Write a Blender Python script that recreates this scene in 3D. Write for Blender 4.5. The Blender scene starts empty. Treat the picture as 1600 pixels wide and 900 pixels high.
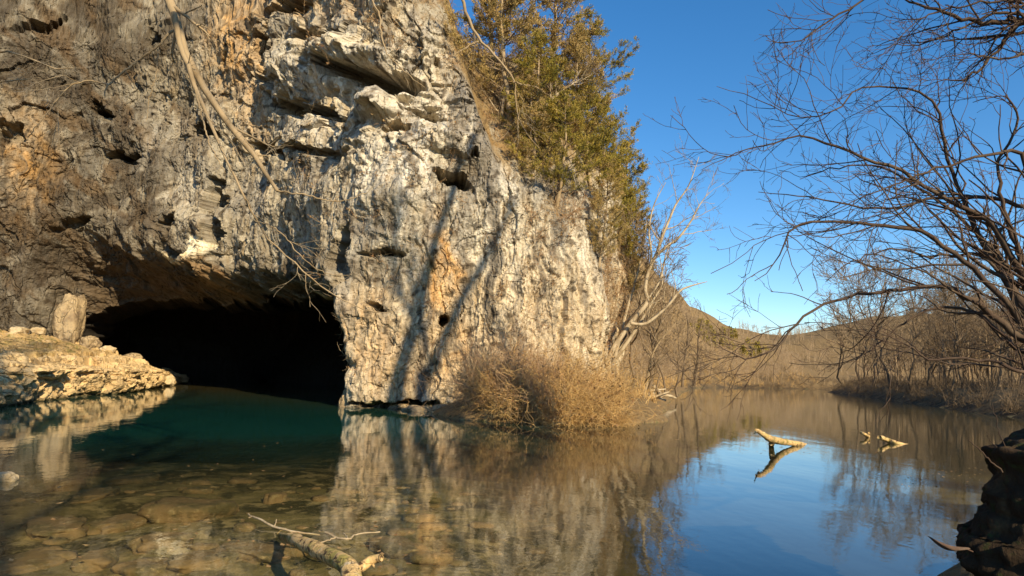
import bpy, math, random
import numpy as np
from mathutils import Vector, Matrix
sc = bpy.context.scene
COL = sc.collection

# ---------------------------------------------------------------- camera, sky, sun, exposure
F = 1043.0                       # focal length in pixels of a 1600 wide picture
PITCH, ROLL, CAMZ = math.radians(7.1), math.radians(2.0), 2.0
fw = np.array([0, math.cos(PITCH), math.sin(PITCH)])
r0 = np.array([1.0, 0, 0]); u0 = np.array([0, -math.sin(PITCH), math.cos(PITCH)])
rt = r0 * math.cos(ROLL) + u0 * math.sin(ROLL)
up = u0 * math.cos(ROLL) - r0 * math.sin(ROLL)
cam = bpy.data.cameras.new('camera'); cam.lens = F / 1600 * 36; cam.sensor_width = 36
cam.clip_start = 0.05; cam.clip_end = 5000
co = bpy.data.objects.new('camera', cam); COL.objects.link(co); sc.camera = co
co.matrix_world = Matrix(((rt[0], up[0], -fw[0], 0), (rt[1], up[1], -fw[1], 0), (rt[2], up[2], -fw[2], CAMZ), (0, 0, 0, 1)))

SUN_AZ, SUN_EL = math.radians(147), math.radians(27)     # azimuth clockwise from +Y
SUN = np.array([math.sin(SUN_AZ) * math.cos(SUN_EL), math.cos(SUN_AZ) * math.cos(SUN_EL), math.sin(SUN_EL)])
w = bpy.data.worlds.new("World"); sc.world = w; w.use_nodes = True
nt = w.node_tree; bg = nt.nodes['Background']
sky = nt.nodes.new('ShaderNodeTexSky'); sky.sky_type = 'NISHITA'; sky.sun_disc = False
sky.sun_elevation = SUN_EL; sky.sun_rotation = SUN_AZ; sky.altitude = 600; sky.air_density = 1.0; sky.dust_density = 0.25; sky.ozone_density = 2.6
hs = nt.nodes.new('ShaderNodeHueSaturation'); hs.inputs['Saturation'].default_value = 1.3; nt.links.new(sky.outputs[0], hs.inputs['Color']); nt.links.new(hs.outputs[0], bg.inputs[0]); bg.inputs[1].default_value = 0.135
sl = bpy.data.lights.new('sun', 'SUN'); sl.energy = 5.0; sl.angle = math.radians(0.55); sl.color = (1.0, 0.83, 0.56)
so = bpy.data.objects.new('sun', sl); COL.objects.link(so)
so.rotation_euler = Vector(SUN).to_track_quat('Z', 'Y').to_euler(); so.location = (20, -20, 40)
sc.view_settings.view_transform = 'Standard'; sc.view_settings.look = 'None'
sc.view_settings.exposure = 0.5; sc.view_settings.gamma = 1.0
sc.cycles.max_bounces = 6; sc.cycles.transparent_max_bounces = 12
sc.cycles.caustics_reflective = False; sc.cycles.caustics_refractive = False

# ---------------------------------------------------------------- survey helpers (sight lines of the photograph)
def ray(x, y):
    d = fw + rt * ((x - 800) / F) + up * ((450 - y) / F)
    return d
def P(x, y, Y):                  # point on the sight line at ground distance Y
    d = ray(x, y); return np.array([0, 0, CAMZ]) + d * (Y / d[1])
def G(x, y, z=0.0):              # point where the sight line meets height z
    d = ray(x, y); return np.array([0, 0, CAMZ]) + d * ((z - CAMZ) / d[2])
def proj(p):
    q = np.asarray(p, float) - np.array([0, 0, CAMZ]); dz = q @ fw
    dz = np.where(dz < .1, .1, dz)
    return 800 + F * (q @ rt) / dz, 450 - F * (q @ up) / dz

# ---------------------------------------------------------------- noise
_r = np.random.RandomState(7)
PERM = _r.permutation(256); PERM = np.concatenate([PERM, PERM, PERM])
GR = _r.normal(size=(256, 3)); GR /= np.linalg.norm(GR, axis=1)[:, None]
RV = _r.rand(256, 4)
def perlin(x, y, z=0.0):
    x, y, z = np.broadcast_arrays(np.asarray(x, float), np.asarray(y, float), np.asarray(z, float))
    xi, yi, zi = np.floor(x).astype(int), np.floor(y).astype(int), np.floor(z).astype(int)
    xf, yf, zf = x - xi, y - yi, z - zi
    u, v, t = [a * a * a * (a * (a * 6 - 15) + 10) for a in (xf, yf, zf)]
    out = 0
    for i in (0, 1):
        for j in (0, 1):
            for k in (0, 1):
                h = PERM[PERM[PERM[(xi + i) & 255] + ((yi + j) & 255)] + ((zi + k) & 255)]
                g = GR[h]
                dt = g[..., 0] * (xf - i) + g[..., 1] * (yf - j) + g[..., 2] * (zf - k)
                out = out + dt * (u if i else 1 - u) * (v if j else 1 - v) * (t if k else 1 - t)
    return out * 1.5
def perlin2(x, y, z):
    x, y = np.broadcast_arrays(np.asarray(x, float), np.asarray(y, float))
    xi, yi = np.floor(x).astype(np.int32), np.floor(y).astype(np.int32); xf, yf = x - xi, y - yi; zh = int(z * 7.3) & 255
    u, v = [a * a * a * (a * (a * 6 - 15) + 10) for a in (xf, yf)]
    G2 = GR[:, :2] / np.linalg.norm(GR[:, :2], axis=1)[:, None]; out = 0
    for i in (0, 1):
        for j in (0, 1):
            h = PERM[PERM[(xi + i) & 255] + ((yi + j + zh) & 255)]
            out = out + (G2[h, 0] * (xf - i) + G2[h, 1] * (yf - j)) * (u if i else 1 - u) * (v if j else 1 - v)
    return out * 1.5
def fbm(x, y, z=0.0, o=4, g=.5, ridged=False):
    a, s, f = 0, 1.0, 1.0
    for i in range(o):
        n = perlin2(x * f + 17.3 * i + z * 3.7, y * f + 5.1 * i - z * 1.3, z + i) if np.ndim(z) == 0 else perlin(x * f + 17.3 * i, y * f + 5.1 * i, np.asarray(z) * f)
        if ridged: n = 1 - 2 * np.abs(n)
        a = a + n * s; s *= g; f *= 2.03
    return a
def cells(x, y, seed=0):
    """cell noise: F1, F2, random value triple of the nearest cell and offset to its point"""
    xi, yi = np.floor(x).astype(int), np.floor(y).astype(int)
    f1 = np.full(x.shape, 9.0); f2 = np.full(x.shape, 9.0)
    rr = np.zeros(x.shape + (4,)); ox = np.zeros(x.shape); oy = np.zeros(x.shape)
    for i in (-1, 0, 1):
        for j in (-1, 0, 1):
            h = PERM[PERM[(xi + i + seed) & 255] + ((yi + j) & 255)]
            r = RV[h]; dx = x - (xi + i + r[..., 0]); dy = y - (yi + j + r[..., 1])
            d = np.sqrt(dx * dx + dy * dy); m = d < f1
            f2 = np.where(m, f1, np.minimum(f2, d)); f1 = np.where(m, d, f1)
            ox = np.where(m, dx, ox); oy = np.where(m, dy, oy); rr[m] = RV[(h[m] * 7 + 3) & 255]
    return f1, f2, rr, ox, oy
def ss(x, a, b):
    t = np.clip((x - a) / (b - a), 0, 1); return t * t * (3 - 2 * t)
def blocks(a, b, seed, tilt=1.0):
    """faceted blocks: random height and tilt per cell, with cracks"""
    f1, f2, rr, ox, oy = cells(a, b, seed)
    h = (rr[..., 0] - .5) + tilt * ((rr[..., 1] - .5) * ox + (rr[..., 2] - .5) * oy) * 2
    return h, np.clip((f2 - f1) / .12, 0, 1)

# ---------------------------------------------------------------- mesh building
class MB:
    def __init__(s): s.v = []; s.q = []; s.t = []; s.n = 0; s.sm = []
    def add(s, v, q=None, t=None):
        v = np.asarray(v, np.float32).reshape(-1, 3); s.v.append(v)
        if q is not None and len(q): s.q.append(np.asarray(q).reshape(-1, 4) + s.n)
        if t is not None and len(t): s.t.append(np.asarray(t).reshape(-1, 3) + s.n)
        s.n += len(v); return s
    def mesh(s, name, smooth=True, color=None):
        v = np.concatenate(s.v) if s.v else np.zeros((0, 3), np.float32)
        q = np.concatenate(s.q) if s.q else np.zeros((0, 4), int)
        t = np.concatenate(s.t) if s.t else np.zeros((0, 3), int)
        me = bpy.data.meshes.new(name)
        me.vertices.add(len(v)); me.vertices.foreach_set('co', v.ravel())
        nl = len(q) * 4 + len(t) * 3
        me.loops.add(nl); me.loops.foreach_set('vertex_index', np.concatenate([q.ravel(), t.ravel()]).astype(np.int32))
        me.polygons.add(len(q) + len(t))
        ls = np.concatenate([np.arange(len(q)) * 4, len(q) * 4 + np.arange(len(t)) * 3]).astype(np.int32)
        me.polygons.foreach_set('loop_start', ls)
        me.update(calc_edges=True)
        me.polygons.foreach_set('use_smooth', np.full(len(q) + len(t), smooth))
        if color is not None:
            ca = me.color_attributes.new('tint', 'FLOAT_COLOR', 'POINT')
            c = np.ones((len(v), 4), np.float32); c[:, :color.shape[1]] = color; ca.data.foreach_set('color', c.ravel())
        me.validate(); return me
def grid_quads(nr, nc, off=0):
    i = np.arange((nr - 1) * (nc - 1)); r, c = i // (nc - 1), i % (nc - 1); a = r * nc + c + off
    return np.stack([a, a + 1, a + nc + 1, a + nc], 1)
def link(name, me, mat=None, parent=None, loc=None):
    o = bpy.data.objects.new(name, me); COL.objects.link(o)
    if mat is not None and me is not None and not me.materials: me.materials.append(mat)
    if parent is not None: o.parent = parent
    if loc is not None: o.location = loc
    return o
def tag(o, label=None, cat=None, group=None, kind=None):
    if label: o['label'] = label
    if cat: o['category'] = cat
    if group: o['group'] = group
    if kind: o['kind'] = kind
    return o
def thing(name, loc, label, cat, group=None):
    return tag(link(name, None, loc=tuple(float(a) for a in loc)), label, cat, group)

# ---------------------------------------------------------------- materials
def mat(name, col, rough=.85, bump=(), var=(), attr=False, spec=.3, trans=0.0, crack=()):
    """col: base colour; var: list of (noise scale xyz, colour, lo, hi) mixed over it; bump: list of (scale, strength distance)"""
    m = bpy.data.materials.new(name); m.use_nodes = True; t = m.node_tree; N = t.nodes; L = t.links
    b = N['Principled BSDF']; b.inputs['Roughness'].default_value = rough; b.inputs['Specular IOR Level'].default_value = spec
    tc = N.new('ShaderNodeTexCoord')
    if attr:
        a = N.new('ShaderNodeAttribute'); a.attribute_name = 'tint'; c = a.outputs['Color']
        if col != 1:
            mx = N.new('ShaderNodeMix'); mx.data_type = 'RGBA'; mx.blend_type = 'MULTIPLY'; mx.inputs[0].default_value = 1
            L.new(c, mx.inputs[6]); mx.inputs[7].default_value = (*col, 1); c = mx.outputs[2]
    else:
        r = N.new('ShaderNodeRGB'); r.outputs[0].default_value = (*col, 1); c = r.outputs[0]
    for v in var:
        sc3, vc, lo, hi = v[:4]; mode = v[4] if len(v) > 4 else 'MIX'
        mp = N.new('ShaderNodeMapping'); mp.inputs['Scale'].default_value = sc3 if isinstance(sc3, tuple) else (sc3,) * 3
        L.new(tc.outputs['Object'], mp.inputs[0])
        n = N.new('ShaderNodeTexNoise'); n.inputs['Scale'].default_value = 1; n.inputs['Detail'].default_value = 7; n.inputs['Roughness'].default_value = .62
        L.new(mp.outputs[0], n.inputs['Vector'])
        mr = N.new('ShaderNodeMapRange'); mr.inputs[1].default_value = lo; mr.inputs[2].default_value = hi; L.new(n.outputs[0], mr.inputs[0])
        mx = N.new('ShaderNodeMix'); mx.data_type = 'RGBA'; mx.blend_type = mode; L.new(mr.outputs[0], mx.inputs[0])
        L.new(c, mx.inputs[6]); mx.inputs[7].default_value = (*vc, 1); c = mx.outputs[2]
    L.new(c, b.inputs['Base Color'])
    pn = None
    for sc3, dist in bump:
        mp = N.new('ShaderNodeMapping'); mp.inputs['Scale'].default_value = sc3 if isinstance(sc3, tuple) else (sc3,) * 3
        L.new(tc.outputs['Object'], mp.inputs[0])
        n = N.new('ShaderNodeTexNoise'); n.inputs['Scale'].default_value = 1; n.inputs['Detail'].default_value = 8; n.inputs['Roughness'].default_value = .65
        L.new(mp.outputs[0], n.inputs['Vector'])
        bp = N.new('ShaderNodeBump'); bp.inputs['Distance'].default_value = dist; bp.inputs['Strength'].default_value = 1
        L.new(n.outputs[0], bp.inputs['Height'])
        if pn is not None: L.new(pn, bp.inputs['Normal'])
        pn = bp.outputs[0]
    for sc3, dist in crack:          # thin joints: distance to the edge of warped cells
        mp = N.new('ShaderNodeMapping'); mp.inputs['Scale'].default_value = sc3; L.new(tc.outputs['Object'], mp.inputs[0])
        wn = N.new('ShaderNodeTexNoise'); wn.inputs['Scale'].default_value = 1.7; wn.inputs['Detail'].default_value = 5; L.new(mp.outputs[0], wn.inputs['Vector'])
        ad = N.new('ShaderNodeVectorMath'); ad.operation = 'ADD'; L.new(mp.outputs[0], ad.inputs[0]); L.new(wn.outputs['Color'], ad.inputs[1])
        vo = N.new('ShaderNodeTexVoronoi'); vo.feature = 'DISTANCE_TO_EDGE'; vo.inputs['Scale'].default_value = 1; L.new(ad.outputs[0], vo.inputs['Vector'])
        mr = N.new('ShaderNodeMapRange'); mr.inputs[1].default_value = 0; mr.inputs[2].default_value = .05; L.new(vo.outputs['Distance'], mr.inputs[0])
        bp = N.new('ShaderNodeBump'); bp.inputs['Distance'].default_value = dist; bp.inputs['Strength'].default_value = 1; L.new(mr.outputs[0], bp.inputs['Height'])
        if pn is not None: L.new(pn, bp.inputs['Normal'])
        pn = bp.outputs[0]
    if pn is not None: L.new(pn, b.inputs['Normal'])
    if trans:
        tr = N.new('ShaderNodeBsdfTranslucent'); L.new(c, tr.inputs[0]); ms = N.new('ShaderNodeMixShader'); ms.inputs[0].default_value = trans
        L.new(b.outputs[0], ms.inputs[1]); L.new(tr.outputs[0], ms.inputs[2]); L.new(ms.outputs[0], N['Material Output'].inputs[0])
    return m
M_ROCK = mat('weathered_limestone', 1, .9, [((2.0, 2.0, .6), .06), (6, .05), (20, .018)],
             [((3.5, 3.5, .6), (.72, .66, .58), .48, .70, 'MULTIPLY'), ((1.1, 1.1, .22), (.68, .58, .44), .52, .72, 'MULTIPLY'), (17, (.58, .52, .44), .54, .64, 'MULTIPLY')], attr=True, spec=.15, crack=[((.45, .45, .25), .08)])
M_LEDGE = mat('pale_ledge_rock', 1, .9, [(3, .06), (12, .02)], [(1.3, (.60, .44, .24), .5, .75), (9, (.45, .38, .3), .58, .7, 'MULTIPLY')], attr=True, spec=.15, crack=[((1.1, .7, 1.6), .07)])
M_SOIL = mat('leaf_litter', 1, .95, [(2.2, .15), (9, .05)], [(1.1, (.26, .165, .07), .45, .7), (6, (.12, .085, .04), .52, .66)], attr=True, spec=.1)
M_BED = mat('river_bed', (.185, .15, .06), .9, [(1.6, .08), (8, .03)],
            [(.75, (.055, .05, .022), .45, .53), (2.3, (.29, .225, .10), .52, .60), (9, (.22, .17, .08), .55, .7)], spec=.1)
# ---------------------------------------------------------------- the cliff with its spring cave
ctl = [(-95, -5), (-75, 20), (-55, 36), (-40, 42.5)]
ctl += [((x - 800) / F * Y, Y) for x, Y in ((0, 44.5), (130, 46), (290, 43.5), (420, 39), (540, 33.2), (620, 32.4), (700, 32.8), (820, 33), (900, 34.2), (942, 36.5))]
ctl += [(6.2, 42), (7.2, 50), (8.0, 62), (6, 85)]
ctl = np.array(ctl, float)
def catmull(c, n=24):
    out = []
    for i in range(len(c) - 1):
        p0, p1, p2, p3 = c[max(i - 1, 0)], c[i], c[i + 1], c[min(i + 2, len(c) - 1)]
        for t in np.arange(n) / n:
            out.append(.5 * ((2 * p1) + (-p0 + p2) * t + (2 * p0 - 5 * p1 + 4 * p2 - p3) * t * t + (-p0 + 3 * p1 - 3 * p2 + p3) * t ** 3))
    out.append(c[-1]); return np.array(out)
cp = catmull(ctl); cl = np.concatenate([[0], np.cumsum(np.linalg.norm(np.diff(cp, axis=0), axis=1))])
pxs = 800 + F * cp[:, 0] / np.maximum(cp[:, 1], 1)
sA = np.interp(-38, cp[:, 0], cl); sB = cl[np.argmin(np.hypot(cp[:, 0] - 6.4, cp[:, 1] - 44))]
S = np.concatenate([np.arange(0, sA, .5), np.arange(sA, sB, .055), np.arange(sB, cl[-1], .25)])
V = np.concatenate([np.arange(-2.6, -.4, .25), np.arange(-.4, 24.5, .055), np.arange(24.5, 46, .3)])
bx, by = np.interp(S, cl, cp[:, 0]), np.interp(S, cl, cp[:, 1])
k = 31
tx, ty = np.gradient(np.interp(np.arange(0, cl[-1], .25), cl, cp[:, 0])), np.gradient(np.interp(np.arange(0, cl[-1], .25), cl, cp[:, 1]))
ker = np.ones(17) / 17
tx, ty = np.convolve(np.pad(tx, 8, 'edge'), ker, 'valid'), np.convolve(np.pad(ty, 8, 'edge'), ker, 'valid')
tx, ty = np.interp(S, np.arange(0, cl[-1], .25), tx), np.interp(S, np.arange(0, cl[-1], .25), ty)
tl = np.hypot(tx, ty); tx /= tl; ty /= tl
nx, ny = ty, -tx                                   # outward, towards the river
SS, VV = np.meshgrid(S, V)
BX, BY = bx[None] + 0 * VV, by[None] + 0 * VV
NX, NY = nx[None] + 0 * VV, ny[None] + 0 * VV
# rim of the rock face: above it the wooded slope leans back
rim_px = [(-3000, -400), (520, -60), (600, -5), (660, 60), (720, 150), (790, 265), (850, 300), (945, 290)]
bpx = 800 + F * bx / np.maximum(by, 1)
rz = []
for a, b in zip(bpx, by):
    ypx = np.interp(a, [q[0] for q in rim_px], [q[1] for q in rim_px]); rz.append(P(a, ypx, b)[2])
RIM = np.array(rz); RIM = np.where(S > sB, np.maximum(RIM[np.argmin(abs(S - sB))] - (S - sB) * .15, 7), np.minimum(RIM, 32))
RIM = RIM[None] + fbm(SS * .35, VV * 0, 3.3, 3) * 1.1
over = np.maximum(VV - RIM, 0)
back = over * .62
back = np.minimum(over * .62 + np.maximum(VV - 34, 0) * 3, 40)
Z = np.where(VV > 34, 34 - (VV - 34) * .55, VV)
zlim = (RIM + 9 + 2 * fbm(SS * .2, VV * 0, 4, 2)); Z = np.minimum(Z, np.where(over > 0, zlim + (Z - zlim) * .25, Z)) 
CX_, CY_ = -14 - BX, 60 - BY; CL_ = np.hypot(CX_, CY_); kb = np.minimum(back, .85 * CL_) / CL_; OX, OY = BX + CX_ * kb, BY + CY_ * kb
PX, PY = proj(np.stack([OX, OY, Z], -1))
# ragged pixel coordinates for hand-placed features
wx = fbm(SS * .9, VV * .9, 1.0, 4) * 9; wy = fbm(SS * .9, VV * .9, 8.0, 4) * 9
QX, QY = PX + wx, PY + wy
def ell(cx, cy, rx, ry, soft=.5, ang=0.0, wob=1.0):
    dx, dy = PX + wx * wob - cx, PY + wy * wob - cy
    if ang:
        c, s_ = math.cos(ang), math.sin(ang); dx, dy = dx * c + dy * s_, -dx * s_ + dy * c
    r = np.sqrt((dx / rx) ** 2 + (dy / ry) ** 2); return 1 - ss(r, 1 - soft, 1 + soft * .3)  # 1 inside, 0 outside
D = fbm(SS / 7.5, VV / 9, 0.5, 3) * 1.0
D += fbm(SS / 2.2, VV / 3.2, 4.5, 2) * .26 * (1 - .5 * ss(PX, 560, 700))
wS, wV = SS + fbm(SS * .6, VV * .6, 11, 3) * .4, VV + fbm(SS * .45, VV * .6, 21, 3) * .35
upper = (1 - ss(PY + (PX - 600) * .1, 210, 330)) * ss(PX, 330, 430) * (1 - .5 * ss(PX, 720, 800))
left = 1 - ss(PX, 300, 470)
# bedding: shelves that stick out over short undercuts, stronger in the upper face
bed = (wV + .12 * SS) / 1.55; fr = bed - np.floor(bed); rb = RV[(np.floor(bed).astype(int) * 37 + np.floor(wS / 3.1).astype(int) * 11) & 255][..., 2]
saw = np.where(fr < .12, fr / .12, 1 - (fr - .12) / .88)
D += saw * (.05 + .34 * upper * rb) * ss(fbm(SS / 4, VV / 3, 31, 2), -.35, .3)
h1, c1 = blocks(wS / 1.9, wV / 2.4, 3); h2, c2 = blocks(wS / .62, wV / .85, 50); h3, c3 = blocks(wS / .27, wV / .3, 90)
lo = ss(PX, 560, 700) * (1 - upper)                # smoother fluted wall to the lower right
smooth_ = np.clip(ell(470, 300, 110, 70, .8) + ell(640, 290, 70, 110, .8) + ell(470, 200, 60, 30, .8) + ell(250, 280, 90, 60, .8) * .6, 0, 1)
rg = np.clip(.8 * upper + .42 * left, .12, 1) * (1 - .65 * smooth_)
D += h1 * .50 * rg - (1 - c1) * .07 * rg
D += h2 * .26 * rg * (1 - .3 * lo) - (1 - c2) * .035 * rg
D += h3 * .08 * (.5 + .5 * rg)
hv, cv = blocks(wS / .7 + VV * .05, VV / 3.4, 33, .8); D += (hv * .20 - (1 - cv) * .05) * (1 - upper) * (1 - .4 * left) * (1 - .6 * smooth_)
hw, cw = blocks(SS / .22, VV / .9 + SS, 71, .8); D += (hw * .05 - (1 - cw) * .012) * (1 - .5 * upper)
flute = fbm(wS / .9, VV / 7, 5.5, 4, ridged=True); D += flute * (.05 + .05 * (1 - upper))
D += np.abs(fbm(SS / .35, VV / .8, 41, 3)) * .06 * (1 - .5 * smooth_) + fbm(SS / .13, VV / .16, 43, 2) * .025
# solution pockets
pk1, _, pr, _, _ = cells(wS / 1.15 + 40, wV / .95, 120)
D -= (pr[..., 0] > .86) * (1 - ss(pk1, .10, .24 + .16 * pr[..., 1])) * (.55 + .5 * pr[..., 2]) * (.12 + .88 * rg) * (1 - .5 * left)
# named hollows (x, y, rx, ry, depth, tilt) in the photograph
for (x, y, rx, ry, dp, an) in [(545, 112, 52, 15, 2.4, .25), (625, 128, 46, 19, 2.4, .15), (580, 120, 20, 20, 2.0, 0), (480, 172, 44, 11, 1.8, .05), (512, 184, 12, 16, 1.5, 0),
        (450, 165, 16, 14, 1.2, -.6), (425, 235, 30, 11, 1.4, .1), (490, 238, 40, 9, .8, .1), (345, 315, 14, 34, 2.4, 0), (352, 372, 11, 26, 2.0, 0), (318, 204, 28, 13, 1.7, .15),
        (710, 285, 34, 12, 1.4, .5), (620, 203, 24, 6, 1.2, 0), (665, 182, 34, 8, 1.0, .3), (590, 482, 15, 8, 1.6, .1), (692, 499, 10, 7, 1.4, 0), (500, 60, 42, 13, 1.6, -.1), (455, 15, 46, 12, 1.4, -.2),
        (240, 60, 20, 12, 1.3, .8), (60, 40, 46, 7, .9, -.2), (418, 90, 14, 46, 1.3, .1), (440, 130, 22, 10, 1.3, .2), (160, 175, 26, 8, 1.0, .5), (190, 245, 30, 10, 1.0, .2), (20, 215, 18, 24, 1.0, .5),
        (545, 400, 12, 50, .9, .05), (605, 395, 30, 6, .6, 0), (530, 590, 10, 30, .8, 0), (650, 634, 44, 6, 1.1, 0), (575, 632, 30, 5, .8, 0), (270, 350, 20, 10, .9, -.6), (115, 350, 40, 8, .8, -.3),
        (440, 470, 8, 8, .8, 0), (740, 245, 12, 6, .7, 0)]:
    D -= ell(x, y, rx, ry, .3, an) * dp * 1.15 * np.clip(1.15 - .5 * (PY + wy - y) / ry, .35, 1.6)
for (x, y, rx, ry, dp, an) in [(328, 428, 26, 42, 1.3, .1), (275, 405, 20, 12, .5, 0), (300, 360, 40, 40, .7, -.5), (470, 110, 60, 40, .7, 0), (560, 80, 90, 20, 1.0, .1), (590, 165, 60, 25, .8, .2),
        (620, 300, 46, 90, .6, 0), (600, 560, 60, 90, .5, 0), (200, 200, 70, 50, .8, .2), (700, 225, 60, 25, .7, .4), (470, 300, 60, 60, .3, 0)]:
    D += ell(x, y, rx, ry, .9, an) * dp
# the undercut brow over the cave, running left
br0 = np.interp(PX, [0, 90, 170, 260, 330, 420, 500], [410, 380, 355, 385, 405, 410, 420]) + wy * 2
brow = ss(PY, br0, np.maximum(br0 + 60, 468)) * (1 - ss(PX, 490, 550)) * ss(PX, 20, 110)
D -= brow * (3.0 + .8 * ss(PX, 60, 140) * (1 - ss(PX, 250, 400)))
D -= ell(110, 400, 60, 60, .8) * 1.6
# the wooded slope above the rim is softer
sl_ = ss(over, .2, 2.5)
D = D * (1 - sl_ * .75)
# cave mouth as a pouch of the same surface: super-ellipse arch at water level
sC0, sC1 = np.interp(78, pxs[cl < sB], cl[cl < sB]), np.interp(532, pxs[cl < sB], cl[cl < sB])
cS, aS = (sC0 + sC1) / 2, (sC1 - sC0) / 2
aZ = 6.15 + fbm(SS / 2.6, VV * 0, 61, 4) * .5 + np.abs(fbm(SS / .7, VV * 0, 66, 3)) * .3 + (cS - SS) * .02
U_, W_ = (SS - cS + fbm(SS * 0, VV / 1.5, 71, 3) * .35) / aS, VV / aZ
ex = np.where(U_ < 0, 6.0, 3.4); rr_ = (np.abs(U_) ** ex + np.abs(W_) ** ex) ** (1 / ex)
ins = rr_ < 1
m_ = np.clip(1 - rr_, 0, 1)
D -= (1 - ss(rr_, 1.0, 1.12)) * 1.0
X3, Y3, Z3 = OX + NX * D, OY + NY * D, Z + 0
grow_ = np.where(ins, (1 + 1.1 * ss(m_, 0.02, .35)) * np.clip(rr_, 1e-3, 1) ** .0, 1)
cxp, cyp = np.interp(cS, S, bx), np.interp(cS, S, by)
dep = 34 * m_ ** .75
fade = np.clip(rr_, 0, 1)
lat = np.where(ins, grow_ * np.where(fade < .55, fade / .55, 1), 1)
X3i = cxp + (X3 - cxp) * np.where(ins, (1 + .9 * ss(m_, .02, .3)) * (1 - ss(m_, .45, 1.0)), 1) - .25 * dep
Y3i = cyp + (Y3 - cyp) * np.where(ins, 1 - ss(m_, .1, .9), 1) + dep
Z3i = Z3 * np.where(ins, 1 + .5 * ss(m_, .02, .3), 1) * np.where(ins, 1 - ss(m_, .6, 1.0), 1)
X3, Y3, Z3 = np.where(ins, X3i, X3), np.where(ins, Y3i, Y3), np.where(ins, Z3i, Z3)
# rock colours, with shade painted in at upper left, brow and cave
def mixc(c, t, m): return c * (1 - m[..., None]) + np.array(t) * m[..., None]
n1, n2, n3 = fbm(SS / 1.8, VV / 4.5, 81, 4), fbm(wS / .5, VV / 1.3, 83, 4), fbm(SS / .25, VV / .3, 85, 3)
st1 = ss(fbm(wS / .8, VV / 9, 87, 4), .0, .55); st2 = ss(fbm(wS / .35, VV / 6, 89, 4), .1, .7)
C = np.zeros(SS.shape + (3,)) + np.array((.44, .385, .285))
C = mixc(C, (.30, .275, .23), ss(n1, -.1, .5) * .8)
C = mixc(C, (.60, .54, .41), ss(n2, .1, .7) * .5)
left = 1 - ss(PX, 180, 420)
C = mixc(C, (.14, .122, .092), left * (.6 + .35 * ss(n1, -.3, .5)))  # darkens the left wall: tree shade painted in over its own stain
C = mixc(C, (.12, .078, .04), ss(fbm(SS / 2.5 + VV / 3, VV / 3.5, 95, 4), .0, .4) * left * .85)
E = lambda *a, **k: ell(*a, .9, wob=2.2, **k)
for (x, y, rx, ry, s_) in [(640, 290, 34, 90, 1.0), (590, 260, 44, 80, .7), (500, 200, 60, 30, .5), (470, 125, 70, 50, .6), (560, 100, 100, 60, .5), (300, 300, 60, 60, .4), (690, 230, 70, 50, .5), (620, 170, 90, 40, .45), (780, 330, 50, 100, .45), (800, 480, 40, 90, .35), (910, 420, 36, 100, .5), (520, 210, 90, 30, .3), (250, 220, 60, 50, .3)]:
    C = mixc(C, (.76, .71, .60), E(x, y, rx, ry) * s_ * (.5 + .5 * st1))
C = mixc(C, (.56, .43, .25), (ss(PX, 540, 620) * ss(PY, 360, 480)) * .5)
C = mixc(C, (.07, .055, .038), ss(fbm(SS / 3.6 - VV / 9, VV / 3.2, 97, 4), -.05, .35) * left * .8)  # large soft patches painted as dappled tree shade
C = mixc(C, (.16, .14, .115), ss(fbm(wS / .9, VV / 11, 99, 3), .15, .45) * ss(PX, 540, 640) * .75)
for (x, y, rx, ry, s_) in [(690, 420, 18, 110, .9), (672, 440, 14, 90, .6), (375, 60, 60, 110, .8), (720, 560, 60, 60, .5), (712, 440, 14, 60, .6), (45, 250, 50, 110, .55), (400, 190, 30, 90, .4), (600, 570, 70, 70, .4), (560, 500, 60, 60, .35), (490, 10, 90, 30, .5), (760, 620, 90, 50, .4)]:
    C = mixc(C, (.56, .31, .09), E(x, y, rx, ry) * s_ * (.45 + .55 * ss(n2, -.3, .4)))
for (x, y, rx, ry, s_) in [(550, 380, 34, 110, .7), (480, 420, 90, 50, .6), (300, 430, 260, 40, .8), (120, 410, 110, 50, .8), (520, 500, 40, 60, .6), (480, 262, 80, 26, .45), (640, 240, 12, 50, .4), (420, 50, 40, 40, .4), (60, 330, 80, 60, .8), (110, 120, 70, 50, .8), (200, 330, 90, 30, .7), (30, 400, 60, 60, .7), (150, 200, 60, 20, .6), (600, 330, 30, 60, .35), (150, 60, 110, 50, .3), (410, 330, 60, 40, .3), (600, 450, 20, 80, .35), (650, 470, 14, 90, .25)]:  # dark stains, with upper-left and overhang shade painted among them
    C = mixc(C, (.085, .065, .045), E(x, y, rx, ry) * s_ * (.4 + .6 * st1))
C = mixc(C, (.10, .085, .065), st2 * .6 * (1 - upper * .4))
st3 = ss(fbm(SS / .18, VV / 2.5, 131, 3), .15, .6); C = mixc(C, (.16, .13, .09), st3 * .35); C = mixc(C, (.06, .045, .03), ss(fbm(SS / .5, VV / .5, 133, 4), .38, .6) * .75)
C = mixc(C, (.105, .075, .045), brow * (1 - ss(VV, 7.8, 9)) * 0 + ss(PY, br0 - 5, br0 + 45) * (1 - ss(PX, 470, 560)) * ss(PX, 40, 120) * (.55 + .4 * ss(n2, -.4, .3)))  # dark brown brow, overhang shade put into the colour
C = mixc(C, (.24, .15, .07), ell(330, 428, 20, 34, .5) * .8); C = mixc(C, (.85, .76, .55), ell(330, 392, 20, 20, .5) * .9)
for (x, y, a, b) in [(275, 405, 10, 8), (432, 455, 7, 9), (440, 463, 9, 5), (362, 465, 5, 5), (455, 440, 12, 4), (505, 478, 8, 8)]: C = mixc(C, (.74, .62, .40), ell(x, y, a, b, .4) * .9)
C *= (1 + .22 * n3)[..., None]
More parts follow.
